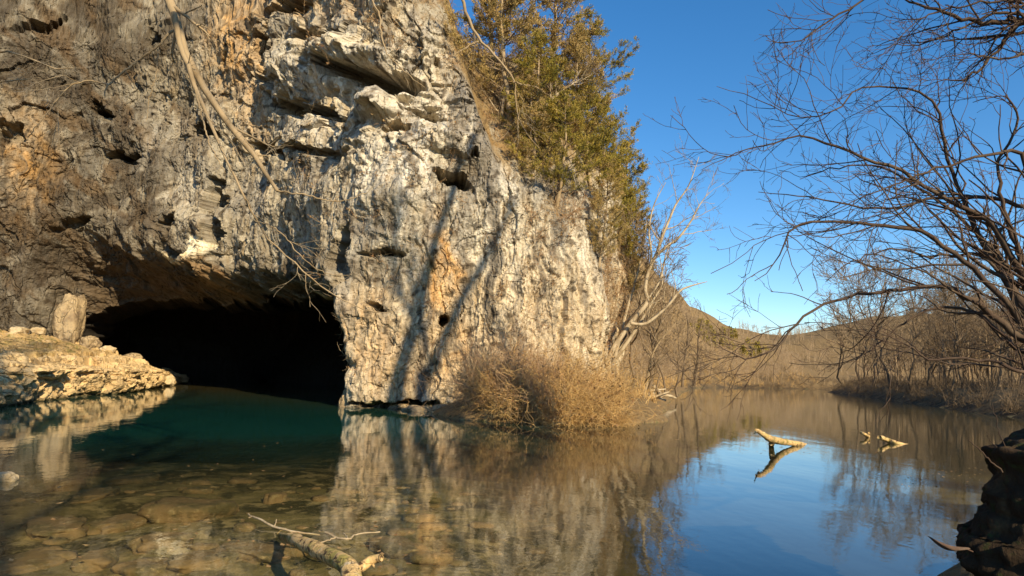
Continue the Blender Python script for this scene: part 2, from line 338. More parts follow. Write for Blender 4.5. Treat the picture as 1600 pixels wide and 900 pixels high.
C = mixc(C, (.035, .035, .02), (1 - ss(VV + n2 * .15, .0, .22)) * .85)      # wet dark band at the water line
C = mixc(C, (.10, .10, .03), ss(VV, .1, .2) * (1 - ss(VV, .25, .45)) * .5)
soil = np.zeros_like(C) + np.array((.27, .19, .09)); soil = mixc(soil, (.36, .32, .24), ss(n1, .1, .5))
C = mixc(C, (0, 0, 0), sl_) + soil * sl_[..., None]
C = C * (1.02 + .20 * ss(PX, 430, 600) * (1 - sl_))[..., None]; C = np.clip(C, .01, .92); C[ins] = (.035, .03, .024)  # cave interior blackened: its darkness is put into the colour
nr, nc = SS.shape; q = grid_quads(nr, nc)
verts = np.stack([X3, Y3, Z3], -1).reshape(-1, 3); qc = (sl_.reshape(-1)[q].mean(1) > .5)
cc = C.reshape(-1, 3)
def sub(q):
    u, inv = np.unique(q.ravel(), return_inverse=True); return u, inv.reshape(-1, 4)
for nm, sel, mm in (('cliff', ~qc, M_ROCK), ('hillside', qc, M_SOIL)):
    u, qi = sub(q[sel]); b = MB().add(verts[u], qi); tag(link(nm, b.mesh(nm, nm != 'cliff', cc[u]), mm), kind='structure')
def cliff_at(px, v):             # a point on the displaced surface at picture column px and height v (for seating plants)
    j = np.argmin(np.where((S > sA) & (S < sB + 12), abs(bpx - px), 1e9)); i = np.argmin(abs(V - v)); return np.array([X3[i, j], Y3[i, j], Z3[i, j]])
KEYPX, KEYPY = proj(np.stack([X3, Y3, Z3], -1)); KVALID = (~ins) & (SS > sA) & (SS < sB + 5)
def cliff_px(x, y):              # the surface point seen at picture position x, y
    e = np.where(KVALID, (KEYPX - x) ** 2 + (KEYPY - y) ** 2 + Y3 * .5, 1e12); i = np.argmin(e); return np.array([X3.flat[i], Y3.flat[i], Z3.flat[i]])

# ---------------------------------------------------------------- ground and river bed
river = np.array([(-90, 3), (-30, 2.5), (-14, 2.6), (0, 3.2), (2.6, 3.4), (3.8, 5), (4.6, 7), (6.5, 8.5), (12, 9.5), (25, 14), (36, 26), (34, 40), (37, 52), (50, 88), (66, 138), (84, 158), (110, 168), (150, 172),
    (150, 198), (100, 192), (78, 181), (60, 167), (46, 151), (34, 127), (27, 103), (20, 80), (14.5, 62), (11.5, 50), (8.5, 38), (6.5, 30.5), (4.5, 27.6), (1, 26.6), (-1.8, 27.2), (-3.4, 30), (-4, 90), (-50, 95), (-50, 47), (-90, 30)], float)
def sdist(x, y, poly):           # positive outside the polygon
    p = np.stack([x, y], -1); d = np.full(x.shape, 1e9); inside = np.zeros(x.shape, bool)
    for a, b in zip(poly, np.roll(poly, -1, 0)):
        e = b - a; t = np.clip(((p - a) @ e) / (e @ e), 0, 1); q_ = p - a - t[..., None] * e; d = np.minimum(d, np.hypot(q_[..., 0], q_[..., 1]))
        c = ((a[1] > y) != (b[1] > y)) & (x < (b[0] - a[0]) * (y - a[1]) / (b[1] - a[1] + 1e-9) + a[0]); inside ^= c
    return np.where(inside, -d, d)
def ground_z(x, y):
    x, y = np.asarray(x, float), np.asarray(y, float)
    d = sdist(x, y, river) + fbm(x / 6, y / 6, 2.2, 2) * .5 * ss(y, 8, 20)
    rightbank = ss(x - .32 * y, 8, 16) * ss(y, 16, 40)
    z = np.where(d > 0, .25 + .35 * ss(d, 0, 1.5) + d * .03 + rightbank * 1.3 * ss(d, 0, 5), 0)
    near = 1 - ss(y, 8, 20)
    hillR = ss(x, 4, 26) * 9 * ss(d, 3, 26) * near
    leftside = ss(.42 * y + 12 - x, 0, 12) * ss(y, 48, 75)
    qq = x / np.maximum(y, 20); left_bank = np.where(y > 60, (sdist(x, y, np.array([(-400, 40), (11, 50), (20, 80), (34, 127), (46, 151), (60, 167), (78, 181), (100, 192), (900, 205), (900, 2000), (-400, 2000)], float)) < 0), 0)
    far = (1 - near) * (left_bank * (np.interp(qq, [.1, .2, .25, .3, .36, .41, .5, .7], [33, 32, 27, 19, 11.5, 6, 5, 8]) * ss(d, 1, 34) * ss(y, 48, 80)) + (1 - left_bank) * 6 * ss(d, 14, 80)) * (.9 + .3 * fbm(x / 30, y / 30, 5, 2))
    far2 = ss(y, 240, 330) * np.interp(qq, [.2, .38, .43, .55, .8], [7, 8, 14, 24, 26])
    dd = np.maximum(-d, 0)
    depth = .25 + .95 * ss(dd, 2.5, 11) + 2.0 * ss(dd, 8, 24)
    shallow = 1 - ss(np.hypot((x + 7) / 1.4, y - 7.5), 8, 15)
    depth = depth * (1 - shallow) + shallow * np.minimum(depth, .42)
    z = np.where(d > 0, z + hillR + far + far2, -depth * ss(dd, -.2, .8) + .22 * (1 - ss(dd, 0, .5)))
    return z + fbm(x / 1.6, y / 1.6, 9, 3) * .06 * (1 + ss(d, 10, 40) * 6)
gx = np.concatenate([-np.geomspace(900, 26, 40), np.arange(-25, 20, .22), np.geomspace(20.3, 900, 120)])
gy = np.concatenate([-np.geomspace(400, 3, 36), np.arange(-2.6, 30, .25), np.geomspace(30.4, 1500, 190)])
GX, GY = np.meshgrid(gx, gy); GZ = ground_z(GX, GY)
hid = (GX < 3) & (GY > 34) & (GY < 100) & (GX > -70); GZ = np.where(hid & (GX < -4), np.minimum(GZ, -2.4), GZ)
q = grid_quads(*GX.shape)
vv = np.stack([GX, GY, GZ], -1).reshape(-1, 3); bed_ = vv[q][:, :, 2].mean(1) < -.03
gn = fbm(GX / 5, GY / 5, 3, 3).ravel(); gc = np.zeros((len(vv), 3)) + np.array((.24, .165, .08)); gc += gn[:, None] * np.array((.05, .03, .012))
for nm, sel, mm in (('ground', ~bed_, M_SOIL), ('river_bed', bed_, M_BED)):
    u, qi = sub(q[sel]); bank_shade = (ss(vv[:, 1], 30, 38) * (1 - ss(vv[:, 2], .5, 1.2)) * (vv[:, 0] > .34 * vv[:, 1]))[:, None]; gw = gc * (1 - bank_shade) + np.array((.055, .038, .022)) * bank_shade  # dark band puts the right bank's shade into the soil colour
    tag(link(nm, MB().add(vv[u], qi).mesh(nm, True, np.clip(gw[u], .02, 1)), mm), kind='structure')

# ---------------------------------------------------------------- water
def water_material():
    m = bpy.data.materials.new('river_water'); m.use_nodes = True; N = m.node_tree.nodes; L = m.node_tree.links; N.clear()
    out = N.new('ShaderNodeOutputMaterial'); geo = N.new('ShaderNodeNewGeometry'); sep = N.new('ShaderNodeSeparateXYZ'); L.new(geo.outputs['Position'], sep.inputs[0])
    def ma(op, a, b=None, c=None):
        n = N.new('ShaderNodeMath'); n.operation = op
        for i, v in enumerate((a, b, c)):
            if v is None: continue
            if isinstance(v, (int, float)): n.inputs[i].default_value = v
            else: L.new(v, n.inputs[i])
        return n.outputs[0]
    def rng(v, a, b):
        n = N.new('ShaderNodeMapRange'); n.interpolation_type = 'SMOOTHSTEP'; n.inputs[1].default_value = a; n.inputs[2].default_value = b; L.new(v, n.inputs[0]); return n.outputs[0]
    def gl(name): 
        n = N.new('ShaderNodeMapping'); return n
    # ripples
    def noise(scale, rough=.5, det=3):
        mp = N.new('ShaderNodeMapping'); mp.inputs['Scale'].default_value = scale; L.new(geo.outputs['Position'], mp.inputs[0])
        n = N.new('ShaderNodeTexNoise'); n.inputs['Scale'].default_value = 1; n.inputs['Detail'].default_value = det; n.inputs['Roughness'].default_value = rough
        L.new(mp.outputs[0], n.inputs['Vector']); return n.outputs[0]
    b1 = N.new('ShaderNodeBump'); b1.inputs['Distance'].default_value = .007; L.new(noise((.9, .35, 1)), b1.inputs['Height'])
    b2 = N.new('ShaderNodeBump'); b2.inputs['Distance'].default_value = .0016; L.new(noise((5, 3, 1), .6), b2.inputs['Height']); L.new(b1.outputs[0], b2.inputs['Normal'])
    gl_ = N.new('ShaderNodeBsdfGlossy'); gl_.inputs['Roughness'].default_value = .02; gl_.inputs['Color'].default_value = (.94, .96, 1, 1); L.new(b2.outputs[0], gl_.inputs['Normal'])
    # reflectance by angle, the same from above and below
    dp = N.new('ShaderNodeVectorMath'); dp.operation = 'DOT_PRODUCT'; L.new(b1.outputs[0], dp.inputs[0]); L.new(geo.outputs['Incoming'], dp.inputs[1])
    cs = ma('MINIMUM', ma('ABSOLUTE', dp.outputs['Value']), 1.0); fre = ma('ADD', .02, ma('MULTIPLY', .98, ma('POWER', ma('SUBTRACT', 1.0, cs), 5.0)))
    # suspended matter: teal in the spring pool, olive silt elsewhere
    x, y = sep.outputs[0], sep.outputs[1]
    pool = ma('SQRT', ma('ADD', ma('POWER', ma('MULTIPLY', ma('ADD', x, 13), 1 / 15), 2), ma('POWER', ma('MULTIPLY', ma('SUBTRACT', y, 30), 1 / 20), 2)))
    pool = ma('ADD', pool, ma('MULTIPLY', ma('SUBTRACT', noise((.15, .15, 1)), .5), .6))
    pf = ma('SUBTRACT', 1, rng(pool, .62, 1.22))
    mc = N.new('ShaderNodeMix'); mc.data_type = 'RGBA'; L.new(pf, mc.inputs[0]); mc.inputs[6].default_value = (.040, .040, .020, 1); mc.inputs[7].default_value = (.009, .058, .043, 1)
    # silt over the shelf off the right bank and in the far reach
    sil = ma('MULTIPLY', rng(ma('SUBTRACT', x, ma('MULTIPLY', y, .30)), 1.5, 5), ma('SUBTRACT', 1.0, rng(y, 13, 17)))
    sil = ma('MULTIPLY', ma('MULTIPLY', sil, rng(y, 8, 10)), rng(noise((.5, .8, 1), .6, 5), .42, .6))
    sil = ma('MAXIMUM', sil, ma('MULTIPLY', rng(y, 24, 60), .8))
    m2 = N.new('ShaderNodeMix'); m2.data_type = 'RGBA'; L.new(sil, m2.inputs[0]); L.new(mc.outputs[2], m2.inputs[6]); m2.inputs[7].default_value = (.15, .12, .045, 1)
    df = N.new('ShaderNodeBsdfDiffuse'); L.new(m2.outputs[2], df.inputs[0])
    tr = N.new('ShaderNodeBsdfTransparent'); tr.inputs[0].default_value = (.95, .94, .84, 1)
    r = ma('SQRT', ma('ADD', ma('POWER', ma('MULTIPLY', ma('ADD', x, 8), .6), 2), ma('POWER', ma('SUBTRACT', y, 7), 2)))
    r = ma('ADD', r, ma('MULTIPLY', ma('SUBTRACT', noise((.25, .25, 1)), .5), 5))
    tf = rng(ma('ADD', r, ma('MULTIPLY', rng(x, -3, 4), 9)), 7.5, 15.5)        # turbidity towards deep water
    tf = ma('MAXIMUM', ma('MAXIMUM', ma('MULTIPLY', tf, .93), .03), ma('MULTIPLY', pf, .97))
    bd = N.new('ShaderNodeMixShader'); L.new(tf, bd.inputs[0]); L.new(tr.outputs[0], bd.inputs[1]); L.new(df.outputs[0], bd.inputs[2])
    ms = N.new('ShaderNodeMixShader'); L.new(fre, ms.inputs[0]); L.new(bd.outputs[0], ms.inputs[1]); L.new(gl_.outputs[0], ms.inputs[2])
    L.new(ms.outputs[0], out.inputs[0]); return m
wv = np.array([(-900, -60, 0), (900, -60, 0), (900, 700, 0), (-900, 700, 0)], float)
tag(link('water', MB().add(wv, [(0, 1, 2, 3)]).mesh('water', False), water_material()), kind='structure')

# ---------------------------------------------------------------- the pale rock ledge at the left
front = np.array([(-15.5, 10), (-17.2, 18), tuple(G(0, 636)[:2]), tuple(G(60, 629)[:2]), tuple(G(110, 622)[:2]), tuple(G(160, 617)[:2]), tuple(G(205, 613)[:2]), tuple(G(245, 606)[:2]), tuple(G(272, 601)[:2]),
    tuple(G(280, 599)[:2] + np.array([-.3, 1.6])), (-27.6, 54.5), (-30, 54), (-33, 53)], float)
fc = catmull(front, 24); fcl = np.concatenate([[0], np.cumsum(np.linalg.norm(np.diff(fc, axis=0), axis=1))])
A_ = np.arange(0, fcl[-1], .07); ax, ay = np.interp(A_, fcl, fc[:, 0]), np.interp(A_, fcl, fc[:, 1])
spine = np.array([(-26, 10), (-30, 18), (-35, 27), (-36.5, 34), (-37, 40), (-36, 43), (-34.5, 45.5), (-32, 47), (-30.5, 47.5), (-30.3, 48), (-30.3, 48.5), (-31.5, 49), (-34, 49.5)], float)
kk = np.concatenate([[0], np.cumsum(np.linalg.norm(np.diff(front, axis=0), axis=1))]) / np.linalg.norm(np.diff(front, axis=0), axis=1).sum() * fcl[-1]
gx_, gy_ = np.interp(A_, kk, spine[:, 0]), np.interp(A_, kk, spine[:, 1])
ftx, fty = np.gradient(ax), np.gradient(ay); ftx, fty = np.convolve(np.pad(ftx, 15, 'edge'), np.ones(31) / 31, 'valid'), np.convolve(np.pad(fty, 15, 'edge'), np.ones(31) / 31, 'valid'); fl_ = np.hypot(ftx, fty)
onx, ony = fty / fl_, -ftx / fl_                     # out over the water
hf = np.interp(A_, fcl[-1] * np.array([0, .2, .4, .52, .6, .68, .74, .80, 1]), [1.35, 1.35, 1.38, 1.3, 1.25, 1.05, .75, .6, .6])
hs_ = np.interp(A_, fcl[-1] * np.array([0, .4, .5, .6, .68, .74, .80, 1]), [3.6, 3.6, 3.6, 3.3, 3.0, 2.5, 2.2, 2.0])
fb = np.linspace(-1, 0, 46); tb = np.linspace(0, 1, 150)[1:] ** 1.15
BB = np.concatenate([fb, tb]); AA, B2 = np.meshgrid(A_, BB)
face = B2 <= 0; zf = -.9 + (B2 + 1) * (hf[None] + .9)
span = np.hypot(gx_ - ax, gy_ - ay)[None]; tt = np.clip(B2, 0, 1); din = tt * span
ztop = hf[None] + (hs_ - hf)[None] * tt ** .9
LZ = np.where(face, zf, ztop)
LX = ax[None] + (gx_ - ax)[None] * tt; LY = ay[None] + (gy_ - ay)[None] * tt
g1, k1 = blocks(AA / 2.1 + LZ * .1, LZ / 1.0 + din / 1.6, 11, .7); g2, k2 = blocks(AA / .75 + fbm(AA, LZ + din, 5, 2) * .3, LZ / .42 + din / .7, 23, .9); g3, k3 = blocks(AA / .3, LZ / .2 + din / .3, 29)
fin = fbm(AA / .35, (LZ + din) / .3, 37, 4)
outd = g1 * .36 + g2 * .20 + g3 * .07 + fin * .04 - (1 - k1) * .16 - (1 - k2) * .06 + -.12 * np.where(face, LZ - .7, 0) - .08 * (1 - ss(LZ, .0, .22)) * face
fw_ = np.where(face, 1.0, 1 - ss(din, 0, .9))
LX = LX + onx[None] * outd * fw_ + fbm(AA / 1.5, LZ, 3, 2) * .2; LY = LY + ony[None] * outd * fw_
step = .28 * ss(din + g1 * 1.2, 1.8, 2.0) + .25 * ss(din + g1 * 1.5, 4.2, 4.4) - .5 * ss(din, 1, 5) * 1.0
LZ = LZ + (1 - fw_ * .7) * (g1 * .20 + g2 * .07 + g3 * .04 + fin * .03 - (1 - k1) * .10 - (1 - k2) * .05) + step * (1 - face) * (hf[None] / 1.35) - .1 * (1 - ss(np.where(face, -B2 * 2.2, din), 0, .25))
lc = np.zeros(LX.shape + (3,)) + np.array((.66, .47, .23)); lc = mixc(lc, (.44, .30, .14), ss(fbm(AA / 1.3, (LZ + din) / 1.0, 77, 3), 0, .6) * .7)
lc = mixc(lc, (.42, .27, .10), ss(din + fin, 2.5, 4.5) * .75); lc = mixc(lc, (.16, .15, .04), ss(fbm(AA / .9, din / .9, 55, 3), .15, .5) * ss(din, 3.5, 6) * .7)
lc = mixc(lc, (.06, .055, .025), 1 - ss(LZ + fin * .05, .04, .18))
u = np.stack([LX, LY, LZ], -1).reshape(-1, 3)
tag(link('rock_ledge', MB().add(u, grid_quads(*LX.shape)[:, ::-1]).mesh('rock_ledge', False, lc.reshape(-1, 3)), M_LEDGE), kind='structure')
LPX, LPY = proj(u)
def ledge_px(x, y): return u_ledge[np.argmin((LPX - x) ** 2 + (LPY - y) ** 2)]
u_ledge = u.copy()
# ---------------------------------------------------------------- branches and twigs
def unit(a): return a / np.maximum(np.linalg.norm(a, axis=-1, keepdims=True), 1e-9)
def strands(Pt, Rd, k=4):
    """tubes round many polylines at once: Pt (M,n,3), Rd (M,n)"""
    M_, n, _ = Pt.shape; T = unit(np.gradient(Pt, axis=1))
    ref = np.where(np.abs(T[:, :1, 2:3]) > .9, np.array([1., 0, 0]), np.array([0., 0, 1]))
    A1 = unit(np.cross(T, ref)); B1 = np.cross(T, A1); an = np.arange(k) * 2 * math.pi / k
    v = Pt[:, :, None] + Rd[:, :, None, None] * (A1[:, :, None] * np.cos(an)[None, None, :, None] + B1[:, :, None] * np.sin(an)[None, None, :, None])
    base = (np.arange(M_) * n * k)[:, None, None]; i = np.arange(n - 1)[None, :, None] * k; j = np.arange(k)[None, None, :]; j2 = (j + 1) % k
    q = np.stack([base + i + j, base + i + j2, base + i + k + j2, base + i + k + j], -1).reshape(-1, 4)
    return v.reshape(-1, 3), q
def sprout(Pt, Rd, num, ln, rr, ang, rs, n=6, wig=.18, lift=.05, t0=.2, t1=1.0, tip=.35, minr=.003, bend=None):
    """children of the polylines Pt: num of them in all"""
    M_, m, _ = Pt.shape
    wgt = np.linalg.norm(np.diff(Pt, axis=1), axis=2).sum(1); idx = rs.choice(M_, num, p=wgt / wgt.sum())
    t = t0 + (t1 - t0) * rs.rand(num) ** .8; f = t * (m - 1); i0 = np.minimum(f.astype(int), m - 2); fr = (f - i0)[:, None]
    p = Pt[idx, i0] * (1 - fr) + Pt[idx, i0 + 1] * fr; r = Rd[idx, i0] * (1 - fr[:, 0]) + Rd[idx, i0 + 1] * fr[:, 0]
    tg = unit(Pt[idx, i0 + 1] - Pt[idx, i0]); pr = unit(np.cross(tg, unit(rs.normal(size=(num, 3)))))
    a = np.radians(ang[0] + (ang[1] - ang[0]) * rs.rand(num))[:, None]; d = unit(tg * np.cos(a) + pr * np.sin(a))
    L_ = (ln[0] + (ln[1] - ln[0]) * rs.rand(num)) * (1.15 - .6 * t); st = (L_ / (n - 1))[:, None]
    out = [p]; 
    for k in range(n - 1):
        d = unit(d + rs.normal(size=(num, 3)) * wig + np.array([0, 0, lift])); p = p + d * st; out.append(p)
    q = np.stack(out, 1); R0 = np.maximum(np.minimum(r * rr, 1), minr)
    R_ = R0[:, None] * np.linspace(1, tip, n)[None]; return q, np.maximum(R_, minr * .7)
def resample(pts, rad, n=14, rs=None, wob=0.0):
    pts = np.asarray(pts, float); c = np.concatenate([[0], np.cumsum(np.linalg.norm(np.diff(pts, axis=0), axis=1))]); t = np.linspace(0, c[-1], n)
    cm = catmull(pts, 8); cc_ = np.concatenate([[0], np.cumsum(np.linalg.norm(np.diff(cm, axis=0), axis=1))]); t = np.linspace(0, cc_[-1], n)
    o = np.stack([np.interp(t, cc_, cm[:, i]) for i in range(3)], 1); cn = c / c[-1] if len(rad) == len(pts) else np.linspace(0, 1, len(rad)); r = np.interp(np.linspace(0, 1, n), cn, rad)
    if rs is not None and wob: o[1:-1] += rs.normal(size=(n - 2, 3)) * wob
    return o, r
def bark(name, c, c2): return mat(name, c, .9, [((9, 9, 3), .02)], [((3, 3, 1.2), c2, .45, .65)], spec=.15)
M_PALE = bark('pale_sycamore_bark', (.48, .385, .25), (.26, .19, .11))
M_TAN = bark('tan_dry_bark', (.36, .27, .16), (.24, .17, .09))
M_BROWN = bark('brown_bark', (.20, .145, .09), (.12, .085, .05))
M_DARK = bark('dark_bark', (.075, .05, .036), (.13, .095, .065))
M_TWIG = bark('dark_red_twigs', (.10, .062, .045), (.16, .115, .08))
M_HAZEL = bark('grey_brown_twigs', (.27, .20, .125), (.19, .13, .075))
M_CEDAR = mat('cedar_foliage', (.33, .27, .045), .7, [], [(1.3, (.52, .37, .075), .45, .62), (4, (.05, .058, .018), .5, .62)], spec=.2, trans=.25)
M_CEDAR2 = mat('brown_cedar_foliage', (.42, .30, .10), .7, [], [(1.3, (.56, .39, .15), .42, .6), (4, (.07, .07, .025), .5, .62)], spec=.2, trans=.25)
M_LEAFB = mat('dry_brown_leaves', (.34, .19, .075), .8, [], [(1.5, (.46, .31, .14), .42, .6), (4, (.20, .10, .05), .5, .65)], spec=.2, trans=.25)
M_GRASS = mat('dry_golden_stems', (.62, .40, .15), .85, [], [(.7, (.42, .25, .10), .42, .62), (5, (.68, .50, .24), .5, .7)], spec=.15)
M_REDB = mat('red_brown_stems', (.40, .25, .14), .85, [], [(.8, (.54, .36, .19), .45, .65)], spec=.15)
M_LOG = mat('weathered_wet_log', (.70, .47, .20), .75, [((7, 7, 7), .03), (30, .008)], [(3.4, (.36, .29, .08), .5, .6), (11, (.10, .06, .03), .54, .62), (6, (.70, .55, .34), .58, .66)], spec=.3, crack=[((5, 9, 9), .012)])
M_STONE = mat('brown_river_stone', (.22, .15, .07), .85, [(3, .05), (14, .01)], [(2.2, (.10, .085, .04), .45, .62), (7, (.34, .26, .13), .56, .7)], spec=.2)
M_PSTONE = mat('pale_dry_stone', (.60, .47, .28), .9, [(2.5, .10), (10, .025)], [(1.4, (.42, .29, .14), .48, .68), (8, (.3, .25, .17), .58, .7)], spec=.15)

def tri_leaves(pos, size, rs, flat=0.0, axis=None, asp=.5):
    n = len(pos); d = unit(rs.normal(size=(n, 3))) if axis is None else unit(axis + rs.normal(size=(n, 3)) * .5)
    e = unit(np.cross(d, unit(rs.normal(size=(n, 3))))); s_ = (size[0] + (size[1] - size[0]) * rs.rand(n))[:, None]
    v = np.stack([pos, pos + d * s_ * .55 + e * s_ * asp * .5, pos + d * s_, pos + d * s_ * .45 - e * s_ * asp * .5], 1)
    return v.reshape(-1, 3), np.arange(n * 4).reshape(-1, 4)

# bare tree of three meshes: trunk, branches, twigs (local coordinates, foot at the origin)
def bare_meshes(seed, h=10, lean=.1, n1=16, n2=90, n3=350, forks=2, spread=1.0, r0=.14, twig_r=.009):
    rs = np.random.RandomState(seed); tr = []; th = rs.rand() * 6.28
    top = np.array([math.cos(th) * lean * h, math.sin(th) * lean * h, h * .8]); mid = top * .45 + rs.normal(size=3) * .02 * h
    a, ra = resample([(0, 0, -.3), mid * .5, mid, top * .75, top], [r0, r0 * .8, r0 * .6, r0 * .4, r0 * .15], 12, rs, .012 * h); tr.append((a, ra))
    for f in range(forks):
        t = rs.randint(3, 6); s_ = a[t]; d = unit(np.array([rs.normal(), rs.normal(), 1.6])); e = s_ + d * h * .5
        b, rb = resample([s_, s_ + d * h * .2 + rs.normal(size=3) * .02 * h, e + np.array([0, 0, .1 * h])], [ra[t] * .75, ra[t] * .5, ra[t] * .15], 12, rs, .012 * h); tr.append((b, rb))
    Pt, Rd = np.stack([x[0] for x in tr]), np.stack([x[1] for x in tr])
    p1, r1 = sprout(Pt, Rd, n1, (h * .18 * spread, h * .42 * spread), .6, (25, 60), rs, 8, .16, .10, .25, .98)
    p2, r2 = sprout(p1, r1, n2, (h * .07, h * .18), .6, (25, 60), rs, 6, .2, .06, .15, minr=twig_r * 1.2)
    p3, r3 = sprout(np.concatenate([p2]), r2, n3, (h * .03, h * .09), .7, (25, 60), rs, 4, .2, .05, .1, minr=twig_r)
    return (MB().add(*strands(Pt, Rd, 7)).mesh('trunk'), MB().add(*strands(p1, r1, 5)).add(*strands(p2, r2, 3)).mesh('branches'), MB().add(*strands(p3, r3, 3)).mesh('twigs'))
def place_bare(name, ms, mats, loc, rz, sc_, label, group=None):
    t = thing(name, loc, label, 'tree', group); t.rotation_euler = (0, 0, rz); t.scale = (sc_,) * 3
    for nm, me, m in zip(('trunk', 'branches', 'twigs'), ms, mats):
        o = link(nm, me, m, t)
        if nm != 'trunk': o['kind'] = 'stuff'
    return t

# cedar: trunk, limbs, foliage
def cedar_meshes(seed, h=9.0, w=2.6, leaves=15000, shape=1.0, size=(.10, .22)):
    rs = np.random.RandomState(seed)
    a, ra = resample([(0, 0, -.5), (rs.normal() * .1, rs.normal() * .1, h * .5), (rs.normal() * .25, rs.normal() * .25, h)], [.16, .09, .015], 12, rs, .03)
    nb = 90; t = .12 + .88 * rs.rand(nb) ** .9; z = t * h; prof = np.where(t < .3, .55 + 1.5 * t, 1 - ((t - .3) / .7) ** 1.3) * w * (.55 + .55 * rs.rand(nb)) + .15
    th = rs.rand(nb) * 6.283; prof *= 1 + .3 * np.sin(th * 2 + seed + z)
    p0 = np.stack([np.interp(z, a[:, 2], a[:, 0]), np.interp(z, a[:, 2], a[:, 1]), z], 1); d = np.stack([np.cos(th), np.sin(th), .25 + 0 * th], 1)
    pts = [p0 + d * prof[:, None] * s_ + np.array([0, 0, 1]) * (prof * s_ * s_ * .35)[:, None] + rs.normal(size=(nb, 3)) * .06 * (s_ > 0) for s_ in np.linspace(0, 1, 6)]
    B = np.stack(pts, 1); BR = np.linspace(.03, .008, 6)[None] * np.ones((nb, 1))
    s1, sr = sprout(B, BR, nb * 9, (.3, .9), .7, (25, 60), rs, 5, .2, .12, .25, minr=.006)
    idx = rs.randint(0, len(s1), leaves); f = rs.rand(leaves) * 3.999; i0 = f.astype(int); pp = s1[idx, i0] + (s1[idx, i0 + 1] - s1[idx, i0]) * (f - i0)[:, None]
    ax_ = unit(s1[idx, 4] - s1[idx, 0]) + np.array([0, 0, .25])
    v, q = tri_leaves(pp + rs.normal(size=pp.shape) * .05, size, rs, axis=ax_, asp=.3)
    return (MB().add(*strands(a[None], ra[None], 6)).mesh('trunk'), MB().add(*strands(B, BR, 3)).add(*strands(s1[::3], sr[::3], 3)).mesh('limbs'), MB().add(v, q).mesh('foliage', False))

# ---------------------------------------------------------------- cedars and bare trees on the wooded slope
cm = [cedar_meshes(1, 9, 2.3, 27000, size=(.06, .17)), cedar_meshes(2, 9, 1.8, 23000, size=(.06, .17)), cedar_meshes(3, 9, 2.9, 31000, size=(.06, .17))]
for (x, yb, yt, Y, k, wd, mt, lab) in [
    (800, 190, -60, 40, 2, 1.0, 1, 'brownish cedar at the top edge of the photo, above the dark cliff pockets'),
    (858, 150, -90, 43, 0, 1.0, 1, 'tall cedar reaching past the top edge of the photo beside open sky'),
    (895, 240, 40, 44, 0, 1.0, 1, 'brown-green cedar whose tip stands against the sky under the tallest cedar'),
    (925, 300, 110, 43, 2, .85, 0, 'broad olive cedar in the middle of the sky side of the slope'),
    (868, 330, 150, 37.5, 2, 1.0, 0, 'bright olive cedar just above the rim of the sunlit rock face'),
    (832, 300, 120, 37, 1, 1.1, 1, 'narrow brownish cedar beside the reddish vines on the rim'),
    (955, 330, 160, 43, 0, .9, 0, 'dark olive cedar leaning out over the right corner of the cliff'),
    (985, 400, 228, 47, 1, 1.2, 0, 'green cedar lower on the slope, right of the cliff corner against blue sky'),
    (1003, 440, 270, 50, 1, 1.0, 0, 'small green cedar farthest down the skyline behind the pale sycamore'),
    (905, 200, 20, 40, 2, .9, 0, 'full olive cedar filling the gap between the two skyline cedars'), (845, 240, 60, 40, 0, 1.1, 0, 'olive cedar behind the bright one above the rock rim'), (955, 400, 200, 40, 2, .8, 0, 'dark spreading cedar directly above the kinked sycamore'),
    (935, 420, 250, 40, 0, .8, 1, 'brown cedar clinging to the corner of the rock face below the dark olive one'),
    (972, 480, 300, 45, 0, .9, 1, 'brown cedar hanging behind the right corner of the rock face'),
    (770, 90, -110, 42, 0, 1.0, 0, 'thin cedar among bare twigs near the top centre of the photo')]:
    b = cliff_px(x, yb) + np.array([0, .2, -.2]); t_ = P(x, yt, b[1]); hh = t_[2] - b[2]
    t = thing('cedar_tree', b, lab, 'cedar', 'cedars on the wooded slope'); t.scale = (hh / 9 * wd * 1.1, hh / 9 * wd * 1.1, hh / 9); t.rotation_euler = (math.radians(-3), math.radians(5), x * 1.7)
    for nm, me, m in zip(('trunk', 'limbs', 'foliage'), cm[k], (M_TAN, M_HAZEL, (M_CEDAR, M_CEDAR2)[mt])):
        o = link(nm, me, None, t)
        if not me.materials: me.materials.append(None)
        o['kind'] = 'stuff' if nm != 'trunk' else ''
        if nm == 'trunk': del o['kind']
        o.material_slots[0].link = 'OBJECT'; o.material_slots[0].material = m

